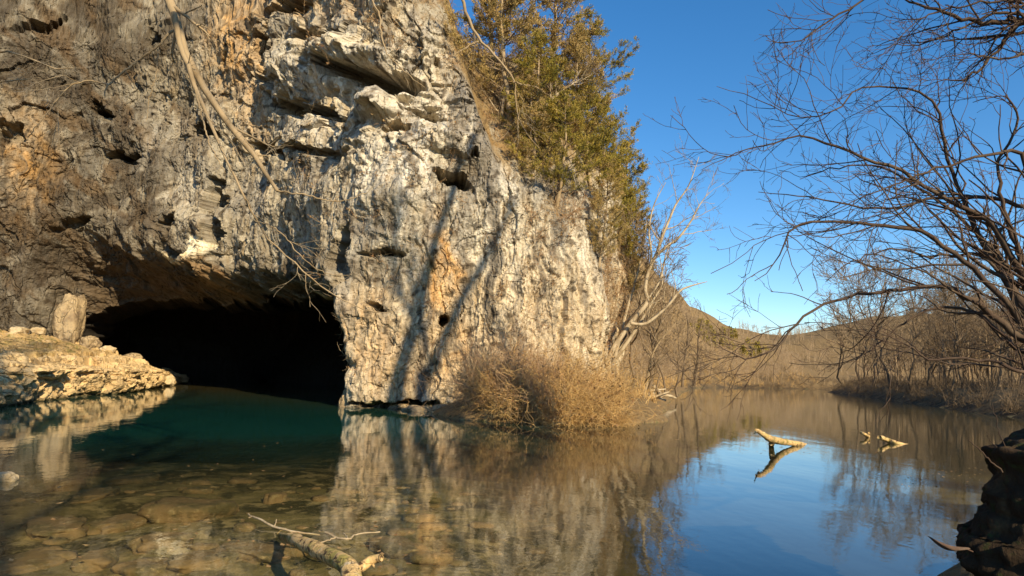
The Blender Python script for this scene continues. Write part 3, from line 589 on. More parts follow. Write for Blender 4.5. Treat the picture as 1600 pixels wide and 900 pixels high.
def limb_tree(name, limbs, mats, loc, label, cat, seed, n2, n3, l2, l3, tw, n1=None, l1=(1, 2), names=('trunk', 'limb'), group=None, lift=.04, ang=(25, 60), k=8, wob=0.0):
    """limbs: list of (points, radii); the first is the trunk, each other a named limb; twigs grow on all"""
    rs = np.random.RandomState(seed); t = thing(name, loc, label, cat, group); L0 = np.asarray(loc, float); PT, RD = [], []
    for i, (p, r) in enumerate(limbs):
        a, ra = resample(p, r, 36, rs, wob); a = a - L0; PT.append(a); RD.append(ra)
        link(names[0] if i == 0 else names[1], MB().add(*strands(a[None], ra[None], k)).mesh(names[min(i, 1)]), mats[0], t)
    Pt, Rd = np.stack(PT[1:] if len(PT) > 1 else PT), np.stack(RD[1:] if len(RD) > 1 else RD)
    if n1:
        p1, r1 = sprout(Pt, Rd, n1, l1, .5, ang, rs, 9, .16, lift, .12, .95, minr=tw * 1.6); tag(link('branches', MB().add(*strands(p1, r1, 5)).mesh('branches'), mats[0], t), kind='stuff')
        Pq, Rq = p1, r1
    else: Pq, Rq = Pt, Rd
    p2, r2 = sprout(Pq, Rq, n2, l2, .55, ang, rs, 7, .18, lift, .08, .98, minr=tw * 1.2)
    p3, r3 = sprout(p2, r2, n3, l3, .7, ang, rs, 5, .2, lift, .1, .98, minr=tw)
    tag(link('twigs', MB().add(*strands(p2, r2, 3)).add(*strands(p3, r3, 3)).mesh('twigs'), mats[1], t), kind='stuff')
    return t
def PL(pts, Y):                 # list of (x, y[, Y]) into places
    return [P(p[0], p[1], p[2] if len(p) > 2 else Y) for p in pts]
def px(r, Y): return [a / 2 / F * Y for a in r]

Y = 40
limb_tree('sycamore_tree', [(PL([(948, 570), (958, 545), (985, 505), (1010, 474), (1008, 452), (1013, 425), (1026, 396)], Y), px([9.5, 8.5, 7.5, 6.8, 6.2, 5.5, 5], Y)),
    (PL([(1026, 398), (1034, 372), (1045, 345), (1057, 318), (1076, 290), (1092, 245)], Y), px([5.5, 5, 4, 3, 2, 1], Y)),
    (PL([(1024, 400), (1045, 383), (1061, 371), (1080, 345), (1092, 322), (1108, 300)], Y), px([5, 4.4, 3.5, 2.8, 2, 1], Y)),
    (PL([(1014, 425), (1018, 398), (1014, 360), (1022, 320), (1040, 285)], Y), px([4, 3.4, 2.6, 2, 1], Y)),
    (PL([(985, 505), (1010, 505), (1043, 478), (1062, 455), (1079, 447), (1105, 440)], Y - .6), px([5, 5, 4, 3.4, 2.5, 1], Y)),
    (PL([(1010, 470), (1030, 440), (1040, 400), (1048, 380)], Y), px([3.4, 3, 2, 1], Y))],
    (M_PALE, M_HAZEL), P(948, 572, Y), 'pale leaning sycamore with a dark kinked trunk at the river edge right of the cliff', 'tree', 5, 110, 600, (.8, 1.9), (.25, .8), .009, n1=34, l1=(1.2, 3.2))
for i, (pts, Yb, lab, mt) in enumerate([
    ([(958, 568), (975, 500), (992, 440), (1005, 385), (1010, 345)], 41, 'slender pale tree just left of the kinked sycamore trunk', M_PALE),
    ([(935, 500), (940, 450), (934, 410), (948, 360), (960, 320)], 44, 'thin tan tree rising against the right corner of the rock face', M_TAN),
    ([(962, 560), (990, 520), (1020, 470), (1035, 440), (1030, 395)], 42.5, 'pale tree with a low bend crossing behind the kinked sycamore', M_PALE),
    ([(700 + 245 / 3, 700 / 3), (700 + 250 / 3, 560 / 3), (700 + 262 / 3, 460 / 3), (700 + 275 / 3, 380 / 3), (795, 95)], 35.5, 'dead pale trunk standing at the rim of the cliff left of the cedars', M_PALE),
    ([(845, 180), (858, 160), (880, 140), (905, 125), (917, 115)], 36, 'bleached limb of a dead tree slanting up to the right across the cedars', M_PALE),
    ([(1000, 640), (1010, 600), (1018, 560), (1030, 535), (1060, 500)], 46, 'pale slanting tree rising from the bank beside the driftwood', M_TAN),
    ([(1066, 605), (1069, 570), (1075, 520), (1073, 490)], 75, 'brown thin tree, left of the pair on the bank past the driftwood', M_BROWN),
    ([(1085, 603), (1090, 570), (1091, 530), (1096, 500)], 78, 'brown thin tree, right of the pair on the bank past the driftwood', M_BROWN)]):
    pp = PL(pts, Yb); limb_tree('bare_tree', [(pp, px([7, 5.5, 4, 2.6, 1] if mt is not M_BROWN else [4.5, 3.6, 2.6, 1.4], Yb))], (mt, M_HAZEL if mt is not M_BROWN else M_BROWN), pp[0], lab, 'tree', 40 + i, 60, 320, (.6, 1.5), (.25, .7), .009, n1=14, l1=(.9, 2.6))

# ---------------------------------------------------------------- brush on the slope, on the rock and along its foot
rs = np.random.RandomState(21)
flatX, flatY, flatZ = X3.ravel(), Y3.ravel(), Z3.ravel(); fo = (over + fbm(SS / 1.4, VV / 1.4, 6, 3) * 1.6).ravel()
vis = (~ins).ravel() & (PX.ravel() > 480) & (PX.ravel() < 1080) & (PY.ravel() > -160) & (SS.ravel() < sB + 25)
area = np.gradient(S)[None] * np.gradient(V)[:, None] + 0 * SS; area = area.ravel()
patch = np.maximum.reduce([ell(845, 420, 26, 90, .6), ell(880, 330, 50, 40, .6), ell(842, 350, 22, 40, .6), ell(860, 500, 40, 40, .7) * .7, ell(600, 30, 60, 40, .8) * .8, ell(945, 470, 14, 90, .6), ell(700, 110, 40, 60, .8)]).ravel()
def pick(wgt, n):
    p = np.maximum(wgt, 0) * area * vis; p /= p.sum(); i = rs.choice(len(p), n, p=p); return np.stack([flatX[i], flatY[i], flatZ[i]], 1)
def bushes(pos, nmain, hgt, ntw, spread, rad, k=3, lift=.12, out=(0, -.35, .6), wig=.28, droop=0.0):
    i = rs.randint(0, len(pos), nmain); clh = .45 + .75 * rs.rand(len(pos)); cld = rs.normal(size=(len(pos), 3)) * spread * .5; p = pos[i] + rs.normal(size=(nmain, 3)) * .14; d = unit(rs.normal(size=(nmain, 3)) * spread * .85 + cld[i] + np.array(out)); L_ = (hgt[0] + (hgt[1] - hgt[0]) * rs.rand(nmain) ** 1.5) * clh[i]
    o = [p]
    for s_ in range(6): d = unit(d + rs.normal(size=d.shape) * wig + np.array([0, 0, lift - droop * s_])); p = p + d * (L_ / 6)[:, None]; o.append(p)
    A1 = np.stack(o, 1); R1 = (np.linspace(1, .4, 7)[None] * (rad * (.6 + .8 * rs.rand(nmain)))[:, None])
    T1, Q1 = sprout(A1, R1, ntw, (hgt[1] * .12, hgt[1] * .4), .7, (20, 65), rs, 5, wig, lift * .5, .15, minr=rad * .45); return A1, R1, T1, Q1
M_RUST = mat('rust_brown_twigs', (.40, .235, .12), .85, [], [(.8, (.50, .36, .19), .45, .65)], spec=.15)
slope_w = ss(fo, -.6, 1.2) * (1 - ss(PX.ravel(), 1000, 1100))
A1, R1, T1, Q1 = bushes(pick(slope_w, 2200), 6500, (.5, 1.9), 20000, .55, .012)
rim_w = slope_w * (1 + 2.5 * ss(PX.ravel(), 560, 620) * (1 - ss(PX.ravel(), 780, 840))) * (1 - ss(PX.ravel(), 800, 900)) + patch * (fo < .5) * 9 + .6 * ss(fo, -1.6, -.4) * (fo < .5)
tag(link('twiggy_brush', MB().add(*strands(A1, R1, 3)).add(*strands(T1, Q1, 3)).mesh('twiggy_brush'), M_TAN), 'tangled bare tan brush covering the steep slope above the rock face', 'brush', kind='stuff')
A1, R1, T1, Q1 = bushes(pick(rim_w, 2400), 8500, (.4, 1.5), 22000, .7, .011, lift=.0, droop=.03)
ii = rs.randint(0, len(T1), 42000); v, q = tri_leaves(T1[ii, rs.randint(0, 5, 42000)], (.05, .13), rs)
tag(link('reddish_vines', MB().add(*strands(A1, R1, 3)).add(*strands(T1, Q1, 3)).mesh('reddish_vines'), M_RUST), 'reddish brown vines hanging over the cliff rim and in its right-hand cracks', 'vines', kind='stuff')
tag(link('dry_leaves', MB().add(v, q).mesh('dry_leaves', False), M_LEAFB), 'dry brown leaves clinging to the vines on the cliff rim', 'leaves', kind='stuff')
crack_w = patch * (fo < 1.0) * (PX.ravel() > 790)
A1, R1, T1, Q1 = bushes(pick(crack_w, 700), 2600, (.4, 1.5), 8000, .6, .011, out=(0, -.6, .5), lift=.02, droop=.03)
tag(link('crack_brush', MB().add(*strands(A1, R1, 3)).add(*strands(T1, Q1, 3)).mesh('crack_brush'), M_RUST), 'dry brush rooted in the vertical cracks at the right end of the rock face', 'brush', kind='stuff')
# thicket along the foot of the cliff
def bank_pts(n, x0, x1, deep=5.0):
    xs = x0 + (x1 - x0) * rs.rand(n); o = []
    for x in xs:
        g = G(x, np.interp(x, [700, 740, 800, 900, 980, 1010], [645, 655, 661, 667, 668, 650])); Yy = g[1] + .3 + deep * rs.rand() * np.interp(x, [700, 760, 900, 1000], [.3, .7, 1, 1.4])
        X_ = (x - 800) / F * Yy * 1.0; o.append((X_, Yy, max(float(ground_z(np.array(X_), np.array(Yy))), .05)))
    return np.array(o)
pb = bank_pts(90, 745, 885, 4.2)
A1, R1, T1, Q1 = bushes(pb, 1500, (.5, 3.9), 8000, .6, .011, out=(0, -.15, .9), lift=.07, wig=.3)
tag(link('red_brown_thicket', MB().add(*strands(A1, R1, 3)).add(*strands(T1, Q1, 3)).mesh('red_brown_thicket'), M_REDB), 'dense reddish brown thicket at the foot of the rock face', 'thicket', kind='stuff')
pb = np.concatenate([bank_pts(110, 850, 968, 6.0), bank_pts(60, 770, 900, 1.2)])
A1, R1, T1, Q1 = bushes(pb, 2300, (.4, 3.2), 10500, .55, .012, out=(.0, -.2, .9), lift=.04, wig=.3, droop=.04)
tag(link('golden_thicket', MB().add(*strands(A1, R1, 3)).add(*strands(T1, Q1, 3)).mesh('golden_thicket'), M_GRASS), 'sunlit golden tangle of dry stems leaning over the water at the bank point', 'thicket', kind='stuff')
ii = rs.randint(0, len(T1), 9000); v, q = tri_leaves(T1[ii, rs.randint(0, 5, 9000)], (.05, .15), rs)
tag(link('withered_leaves', MB().add(v, q).mesh('withered_leaves', False), M_LEAFB), 'withered leaves caught among the golden stems of the thicket', 'leaves', kind='stuff')
pb = bank_pts(900, 725, 985, .8); pb[:, 2] = .03
A1, R1, T1, Q1 = bushes(pb, 5000, (.25, .8), 4000, .5, .009, out=(.0, -.5, .8), lift=-.02, wig=.2, droop=.08)
tag(link('bank_grass', MB().add(*strands(A1, R1, 3)).add(*strands(T1, Q1, 3)).mesh('bank_grass'), M_GRASS), 'short drooping dry grass fringing the waterline below the thicket', 'grass', kind='stuff')

# ---------------------------------------------------------------- trees of the far banks
bm_ = [bare_meshes(60 + i, 11, .06 + .05 * (i % 3), 16, 130, 620, 1 + i % 2, 1.0, .12 if i % 2 else .09, .014) for i in range(5)]
rr = random.Random(4)
def shore_pts(n, x0, x1, y0, y1, dmin, dmax):
    o = []
    while len(o) < n:
        x, y = rr.uniform(x0, x1), rr.uniform(y0, y1); d = float(sdist(np.array([x]), np.array([y]), river)[0])
        if dmin < d < dmax: o.append((x, y, float(ground_z(np.array([x]), np.array([y]))[0]) - .1))
    return o
def scatter(pts, mats, label, group, s0, s1):
    for i, p in enumerate(pts): place_bare('bare_tree', bm_[rr.randrange(5)], mats, p, rr.uniform(0, 6.28), rr.uniform(s0, s1), label, group)
for k, (yr, n, s0, s1) in enumerate([((52, 82), 22, .9, 1.3), ((82, 140), 30, 1.0, 1.4)]):
    pts = [p for p in shore_pts(n * 2, 36, 110, yr[0], yr[1], 2, 26) if p[0] > .36 * p[1]][:n]
    scatter(pts, (M_BROWN, M_HAZEL, M_HAZEL), ('bare brown tree in the wood on the shaded right-hand bank', 'bare brown tree in the farther wood beyond the bend of the right-hand bank')[k], ('bare trees on the right bank', 'bare trees farther up the right bank')[k], s0, s1)
for i, (x, yt, Yb, k, lab) in enumerate([(1338, 412, 126, 0, 'tallest pale-crowned tree at the left end of the wood on the right bank'), (1362, 398, 114, 1, 'tall thin tree, second from the river end of the right-hand wood'), (1392, 405, 99, 2, 'tall bare tree in the middle of the front row on the right bank'),
    (1424, 400, 90, 3, 'dark-trunked tall tree just right of the middle of the front row'), (1452, 420, 84, 4, 'tall bare tree half behind the arching limbs'), (1500, 400, 72, 0, 'tall bare tree behind the thickest arching limbs at right'), (1560, 390, 62, 2, 'tall bare tree nearest the right edge of the photo'),
    (1312, 470, 140, 3, 'shorter bare tree leaning over the river at the end of the right-hand wood')]):
    c = P(x, 600, Yb); c[2] = ground_z(c[0:1], c[1:2])[0] - .2; h_ = P(x, yt, Yb)[2] - c[2]; place_bare('bare_tree', bm_[k], (M_BROWN, M_HAZEL, M_HAZEL), c, i * 1.1, h_ / 9.6, lab, 'tall trees on the right bank')
for i, (x, y, yt, Yb, k, lab) in enumerate([(985, 560, 330, 44, 0, 'pale many-branched tree in front of the lowest cedar'), (1012, 575, 390, 47, 1, 'pale twiggy tree behind the kinked sycamore, at its left'), (1040, 590, 430, 52, 2, 'pale bare tree just right of the kinked sycamore'),
    (1058, 598, 470, 58, 3, 'small pale tree at the foot of the left hill above the driftwood'), (965, 520, 350, 43, 4, 'tangled pale tree against the right corner of the rock'), (1030, 585, 455, 50, 4, 'short pale tree between the sycamore and the driftwood')]):
    c = P(x, y, Yb); c[2] = max(ground_z(c[0:1], c[1:2])[0], c[2] * .5) - .2; h_ = P(x, yt, Yb)[2] - c[2]; place_bare('bare_tree', bm_[k], (M_PALE, M_TAN, M_TAN), c, i * 1.3, h_ / 9.6, lab, 'pale trees at the corner of the cliff')
pts = [p for p in shore_pts(90, 8, 60, 50, 150, 3, 30) if p[0] < .36 * p[1]][:36]
scatter(pts, (M_TAN, M_HAZEL, M_HAZEL), 'bare tan tree on the sunlit hill along the left bank', 'bare trees on the left hill', .35, .6)
# far woods that read as one mass
M_TANW = bark('tan_far_twigs', (.42, .31, .19), (.30, .21, .12))
def wood(name, n, box, cond, h, label, m, cardk=22, ever=0):
    rs = np.random.RandomState(len(name)); x = box[0] + (box[1] - box[0]) * rs.rand(n * 4); y = box[2] + (box[3] - box[2]) * rs.rand(n * 4)
    d = sdist(x, y, river); ok = (d > 2.5) & cond(x, y, d); x, y = x[ok][:n], y[ok][:n]; z = ground_z(x, y); N_ = len(x)
    hh = h[0] + (h[1] - h[0]) * rs.rand(N_); p0 = np.stack([x, y, z - .2], 1); top = p0 + np.stack([rs.normal(size=N_) * .6, rs.normal(size=N_) * .6, hh], 1)
    t = np.linspace(0, .72, 4)[None, :, None]; A_1 = p0[:, None] * (1 - t) + top[:, None] * t + rs.normal(size=(N_, 4, 3)) * .12; R_1 = np.linspace(.10, .025, 4)[None] * (hh / 8)[:, None]
    b = MB().add(*strands(A_1, R_1, 3))
    if ever:
        K = 150; i = np.repeat(np.arange(N_), K); u_ = rs.rand(N_ * K) ** .8; th = rs.rand(N_ * K) * 6.283; rad = (1 - u_ * u_) * hh[i] * .42 * np.sqrt(rs.rand(N_ * K)) + .1
        pos = p0[i] + np.stack([np.cos(th) * rad, np.sin(th) * rad, hh[i] * (.1 + .9 * u_)], 1); b.add(*tri_leaves(pos, (.5, 1.0), rs, asp=.5))
    else:
        T2, R2 = sprout(A_1, R_1, N_ * cardk, (h[1] * .14, h[1] * .36), .5, (20, 60), rs, 4, .2, .12, .2, minr=.022); b.add(*strands(T2, R2, 3))
        T3, R3 = sprout(T2, R2, N_ * cardk * 2, (h[1] * .08, h[1] * .2), .7, (25, 70), rs, 3, .25, .08, .2, minr=.018); b.add(*strands(T3, R3, 3))
    tag(link(name, b.mesh(name), m), label, 'woods', kind='stuff')
wood('left_hill_woods', 1500, (5, 100, 52, 250), lambda x, y, d: (x < .43 * y) & (x > .12 * y) & (d < 70), (3, 5.5), 'mass of bare sunlit trees covering the left hill', M_TANW, 14)
wood('far_woods', 1100, (80, 300, 180, 380), lambda x, y, d: (x > .34 * y), (4, 8), 'distant bare woods closing the end of the river', M_TANW, 14)
wood('right_bank_woods', 800, (36, 200, 44, 200), lambda x, y, d: (x > .44 * y) & (d > 5) & (y < 165), (8, 14), 'mass of bare trees deep in the wood on the right bank', M_HAZEL, 18)
wood('hill_cedars', 110, (14, 110, 120, 260), lambda x, y, d: (x < .40 * y) & (x > .27 * y) & (d > 24), (2, 3.6), 'dark cedars dotted along the crest of the left hill', M_CEDAR, ever=1)
# low brush along the far banks
def shore_brush(name, n, box, cond, hgt, m, label, rad=.02):
    global rs
    x = box[0] + (box[1] - box[0]) * rs.rand(n * 6); y = box[2] + (box[3] - box[2]) * rs.rand(n * 6); d = sdist(x, y, river); ok = cond(x, y, d); x, y = x[ok][:n], y[ok][:n]
    p = np.stack([x, y, ground_z(x, y) - .05], 1); A1, R1, T1, Q1 = bushes(p, n * 4, hgt, n * 10, .45, rad, out=(0, 0, 1), lift=.05)
    tag(link(name, MB().add(*strands(A1, R1, 3)).add(*strands(T1, Q1, 3)).mesh(name), m), label, 'brush', kind='stuff')
shore_brush('left_bank_brush', 900, (7, 90, 36, 235), lambda x, y, d: (d > .2) & (d < 14) & (x < .44 * y + 4), (.5, 1.7), M_GRASS, 'golden brush lining the foot of the left hill along the water', .022)
shore_brush('right_bank_brush', 1500, (33, 110, 36, 220), lambda x, y, d: (d > .05) & (d < 7) & (x > .38 * y), (.6, 2.4), M_BROWN, 'dark brush crowding the shaded right-hand bank', .022)
# ---------------------------------------------------------------- the dark tree leaning out at the right, and the limbs overhead
YA = 8.0
root = np.array([10.2, 9.5, .9]); hub = P(1665, 560, YA)
LA = [([root, root + (hub - root) * .5 + np.array([.2, 0, .1]), hub], [.30, .24, .17])]
def RL(pts, r, Y=YA, start=None): return (([start] if start is not None else []) + PL(pts, Y), ([r[0] * 1.3 / 2 / F * Y] if start is not None else []) + px([a * .52 for a in r], Y))
LA += [RL([(1600, 532), (1529, 476), (1473, 446), (1399, 455), (1324, 464), (1277, 481), (1240, 509), (1221, 539), (1170, 560), (1114, 534)], [22, 18, 14, 10, 9, 8, 7, 6, 5, 2], YA, hub),
    RL([(1600, 505), (1520, 420), (1445, 366), (1380, 352), (1287, 345), (1235, 364), (1217, 401), (1179, 439)], [22, 16, 13, 11, 8, 6, 4, 2], 7.4, hub),
    RL([(1620, 470), (1640, 330), (1600, 324), (1534, 310), (1450, 312), (1399, 324), (1343, 324), (1259, 308), (1185, 300)], [20, 16, 14, 12, 9, 8, 6, 4, 2], 8.4, hub),
    RL([(1590, 420), (1540, 345), (1453, 297), (1407, 267), (1347, 245), (1300, 228), (1250, 213), (1200, 227), (1150, 240), (1095, 266)], [22, 16, 12, 11, 9, 8, 6, 5, 3, 1.6], 7.8, hub),
    RL([(1580, 450), (1530, 370), (1498, 297), (1477, 233), (1462, 167), (1440, 143), (1400, 135), (1340, 138), (1313, 167), (1280, 182), (1227, 177), (1173, 150), (1120, 135)], [22, 16, 12, 10, 8, 7, 6, 5, 5, 4, 3, 2.5, 1.5], 8.6, hub),
    RL([(1600, 581), (1543, 562), (1455, 562), (1427, 541), (1375, 523)], [12, 9, 6, 4, 2], 7.0, hub),
    RL([(1600, 480), (1560, 400), (1500, 340), (1430, 290), (1380, 262), (1310, 262), (1250, 280)], [18, 14, 10, 8, 6, 4, 2], 8.9, hub),
    RL([(1640, 420), (1600, 250), (1560, 240), (1500, 252), (1430, 275), (1370, 300), (1300, 330)], [16, 14, 10, 8, 6, 4, 2], 7.2, hub),
    RL([(1610, 440), (1570, 330), (1560, 260), (1590, 190), (1570, 150), (1520, 160)], [16, 12, 9, 7, 5, 2], 8.0, hub),
    RL([(1600, 550), (1540, 500), (1480, 480), (1420, 500), (1370, 540), (1330, 570)], [14, 10, 8, 6, 4, 2], 9.2, hub),
    RL([(1605, 510), (1570, 440), (1530, 400), (1450, 400), (1390, 390), (1330, 410), (1290, 440)], [14, 11, 9, 7, 5, 3.5, 2], 8.2, hub)]
limb_tree('leaning_tree', LA, (M_DARK, M_TWIG), root, 'dark bare many-limbed tree arching over the water from the right edge of the photo', 'tree', 77, 520, 1500, (.25, 1.0), (.1, .42), .0036, n1=170, l1=(.5, 2.0), ang=(22, 60), lift=.03, k=7, wob=.012)
YB = 7.0
hb = P(1720, 60, YB); rootb = np.array([11.2, 4.5, 1.5])
LB = [([rootb, np.array([9.8, 5.6, 4.0]), hb, hb + np.array([-.6, .6, 2.2])], [.34, .26, .18, .08]),
    RL([(1600, 30), (1560, 36), (1517, 30), (1450, 13), (1417, 0), (1350, -30)], [18, 16, 13, 9, 6, 3], YB, hb),
    RL([(1600, 35), (1567, 70), (1543, 95), (1520, 117), (1497, 128), (1470, 125), (1448, 146)], [13, 10, 8, 7, 5, 3, 1.6], YB, hb),
    RL([(1580, -60), (1450, -50), (1350, 0), (1300, 30), (1250, 63), (1197, 63)], [12, 9, 7, 6, 4, 1.6], 6.6, hb),
    RL([(1590, 20), (1533, 30), (1483, 53), (1433, 70), (1390, 68)], [10, 8, 6, 4, 1.6], 7.3, hb),
    RL([(1600, 5), (1530, 5), (1455, 22), (1420, 45), (1380, 85)], [8, 6, 5, 3, 1.6], 6.8, hb),
    RL([(1600, 85), (1560, 92), (1510, 85), (1470, 90)], [8, 6, 4, 2], 6.8, hb)]
limb_tree('overhead_tree', LB, (M_DARK, M_TWIG), rootb, 'dark bare limbs reaching in from the top right corner of the photo', 'tree', 88, 240, 800, (.22, .8), (.1, .34), .0030, n1=90, l1=(.35, 1.3), ang=(22, 60), lift=.03, k=7, wob=.010)

# the tree on the near left bank whose limbs hang down before the cliff
YC = 11.0
rootc = np.array([-9.0, 1.2, .2]); m0 = P(258, -30, YC); n0 = P(560, -60, 12.0)
top = np.array([-7.2, 4.5, 11.5])
LC = [([rootc, np.array([-9.2, 1.8, 5.0]), top, np.array([-6.2, 8.0, 12.6]), n0 + np.array([.2, .2, 1.2])], [.42, .34, .24, .16, .06]),
    ([top, np.array([-6.6, 9.5, 11.6]), m0 + np.array([0, 0, .6])] + PL([(262, -10), (272, 20), (288, 70), (303, 110), (338, 165), (374, 215), (405, 255), (434, 299)], YC), [.20, .16, .135] + px([16, 15, 13, 12, 10.5, 9, 8, 5], YC)),
    (PL([(272, 20), (283, 75), (296, 110), (306, 142), (330, 195), (350, 240), (378, 300), (400, 345), (430, 385), (480, 430), (530, 465), (590, 488), (624, 484)], YC - .2), px([10, 9, 8, 7, 5.5, 4, 3.5, 2.6, 2.4, 2.2, 1.8, 1.4, .9], YC)),
    (PL([(306, 140), (316, 185), (330, 230), (352, 270)], YC - .3), px([4.5, 3, 2, 1], YC)),
    (PL([(434, 298), (470, 303), (520, 314), (555, 309), (584, 292)], YC), px([3, 2.6, 2, 1.5, .9], YC)),
    (PL([(398, 345), (435, 360), (470, 400), (505, 425), (545, 430)], YC - .3), px([2, 1.8, 1.6, 1.2, .8], YC)),
    (PL([(276, 40), (250, 68), (215, 95), (170, 132), (164, 152)], YC + .2), px([5, 4, 3.5, 3, 1.4], YC)),
    (PL([(170, 132), (140, 127), (112, 134), (85, 160), (55, 200), (38, 222)], YC + .2), px([3, 2.6, 2.2, 2, 1.5, 1], YC)),
    (PL([(246, 72), (245, 110), (235, 150), (228, 190)], YC + .3), px([2, 1.8, 1.4, 1], YC)),
    ([top, np.array([-8.2, 9.5, 9.0])] + PL([(-60, 70), (0, 80), (50, 91), (80, 107), (115, 106)], YC), [.10, .05] + px([4, 3.5, 3, 2.4, 1.2], YC)),
    ([np.array([-8.2, 9.5, 9.0])] + PL([(-60, 120), (8, 127), (40, 124), (64, 121)], YC), [.05] + px([3, 2.6, 2, 1], YC)),
    ([n0] + PL([(580, -5), (592, 25), (597, 57), (607, 87), (633, 112), (664, 137)], 12), [.03] + px([3.2, 3, 2.6, 2.2, 1.6, .9], 12)),
    ([n0 + np.array([.2, .2, 1.2])] + PL([(700, -40), (722, 0), (733, 30), (750, 63), (783, 97), (803, 127), (807, 167), (817, 200), (843, 232)], 12), [.06] + px([6, 5.4, 5, 4.4, 3.6, 3, 2, 1.5, .9], 12)),
    (PL([(750, 63), (722, 78), (703, 93), (690, 110)], 12), px([3, 2.2, 1.6, .9], 12)),
    (PL([(802, 127), (820, 133), (834, 135), (860, 150)], 12), px([2.4, 2, 1.5, .8], 12))]
limb_tree('overhanging_tree', LC, (M_TAN, M_PALE), rootc, 'tan-barked tree whose bare limbs hang down from the top left before the cliff', 'tree', 99, 120, 260, (.25, .9), (.1, .4), .0035, n1=34, l1=(.4, 1.4), ang=(22, 60), lift=-.03, k=8, wob=.01)

# tall trees on the near bank behind the camera; their shadows fall across the rock
def cast(pts, Yt):               # place on the sun ray through a point of the rock, at ground distance Yt
    o = []
    for x, y in pts:
        c = P(x, y, 33.0); t = (Yt - c[1]) / SUN[1]; o.append(c + SUN * t)
    return o
for i, (sp, Yt, rr0, lab) in enumerate([
    ([(609, 622), (640, 520), (660, 430), (690, 330), (720, 240)], 1.0, .52, 'tall bare sycamore behind the viewpoint casting the left leaning shadow on the rock'),
    ([(660, 610), (678, 575), (700, 520), (729, 458), (769, 391), (800, 320)], -1.0, .46, 'tall bare sycamore behind the viewpoint casting the right leaning shadow on the rock')]):
    up_ = cast(sp, Yt); foot = np.array([up_[0][0] - 1.5 + 3 * i, Yt - 1.0, 0]); foot[2] = ground_z(foot[0:1], foot[1:2])[0] - .3
    trunk = [foot, foot * .5 + up_[0] * .5 + np.array([.4, 0, 0])] + up_
    side = [up_[1], up_[1] + np.array([-1.5, .3, 2.5]), up_[1] + np.array([-2.2, .5, 6])]
    limb_tree('shadow_casting_tree', [(trunk, [rr0 * 1.5, rr0 * 1.2] + list(np.linspace(rr0 * .85, rr0 * .35, len(up_)))), (side, [.16, .12, .05])], (M_PALE, M_HAZEL), foot, lab, 'tree', 120 + i, 40, 120, (.8, 2), (.3, .9), .012, n1=12, l1=(1, 3))
bigs = [bare_meshes(90 + i, 30, .05, 22, 120, 300, 2, .8, .38, .02) for i in range(2)]
for i, (x, y, s_, lab) in enumerate([(-1.5, -6, 1.15, 'tall bare tree behind the viewpoint shading the upper left rock'), (5, -9, 1.1, 'tall bare tree on the slope right behind the viewpoint'), (-9.5, -5, 1.2, 'tall bare tree behind the left bank shading the far left rock')]):
    place_bare('tall_tree', bigs[i % 2], (M_BROWN,) * 3, (x, y, float(ground_z(np.array([x]), np.array([y]))[0]) - .3), i * 2.0, s_, lab)

# ---------------------------------------------------------------- dark earth bank at the right edge
rs = np.random.RandomState(5)
def blob(c, rad, n=40, seed=0, amp=.25, f=1.5, flat=None, squash=None):
    th, ph = np.meshgrid(np.linspace(0, 2 * math.pi, n * 2 + 1)[:-1], np.linspace(0, math.pi, n)); d = np.stack([np.sin(ph) * np.cos(th), np.sin(ph) * np.sin(th), np.cos(ph)], -1)
    e = np.sign(d) * np.abs(d) ** .75
    nz = fbm(d[..., 0] * f + seed * 3.1, d[..., 1] * f + seed, d[..., 2] * f + 5.0 + seed * .7, 4) * amp
    cell = np.floor(fbm(d[..., 0] * f * 1.3 + 9 + seed, d[..., 1] * f * 1.3, d[..., 2] * f * 1.3, 2) * 3) / 3 * amp * .6
    v = e * (1 + nz + cell)[..., None] * np.array(rad)
    if flat is not None: v[..., 2] = np.minimum(v[..., 2], flat * rad[2] * (1 + .15 * nz / max(amp, .01)))
    m = n * 2; i, j = np.meshgrid(np.arange(n - 1), np.arange(m), indexing='ij'); j2 = (j + 1) % m
    q = np.stack([i * m + j, (i + 1) * m + j, (i + 1) * m + j2, i * m + j2], -1).reshape(-1, 4)
    return v.reshape(-1, 3) + np.array(c), q
# bank as a lofted sheet rising out of the water and running back to the right
prof_px = [(1530, 930), (1515, 880), (1512, 850), (1535, 820), (1556, 785), (1562, 755), (1566, 725), (1572, 702), (1588, 690), (1610, 684), (1650, 660), (1700, 600), (1800, 520)]
edge = [P(x, y, 4.9) for x, y in prof_px]; e0, _ = resample(edge, [1, 1], 90)
e0 = e0 + np.stack([fbm(np.arange(90) / 6., 0 * np.arange(90), 2, 3) * .07, 0 * np.arange(90), fbm(np.arange(90) / 5., 0 * np.arange(90), 6, 3) * .05], 1)
rows = []
for j, t in enumerate(np.linspace(-1, 1, 120)):      # sweep the outline back and forward in depth, rounding it off
    yy = 4.9 + t * 1.3; sh = .5 * t * t + (-.0 if t > 0 else -t * .45)
    r_ = e0.copy(); r_[:, 1] = yy; r_[:, 0] += sh + (.5 * t if t > 0 else 0); r_[:, 2] = r_[:, 2] * (1 - .12 * t * t) - .10 * t * t; rows.append(r_)
BK = np.stack(rows); nn = fbm(BK[..., 0] * 2.5, BK[..., 1] * 2.5, BK[..., 2] * 2.5, 4); nf = fbm(BK[..., 0] * 9, BK[..., 1] * 9, BK[..., 2] * 9, 3); nr_ = fbm(BK[..., 1] * 9, BK[..., 2] * 1.2, 3, 3); BK[..., 0] -= (nn * .035 + nf * .04 + nr_ * .05 - .05); BK[..., 1] += nf * .03; BK[..., 2] += nn * .05
lowv = np.concatenate([BK[:, :1] + np.array([.1, 0, -1.5]), BK], 1)
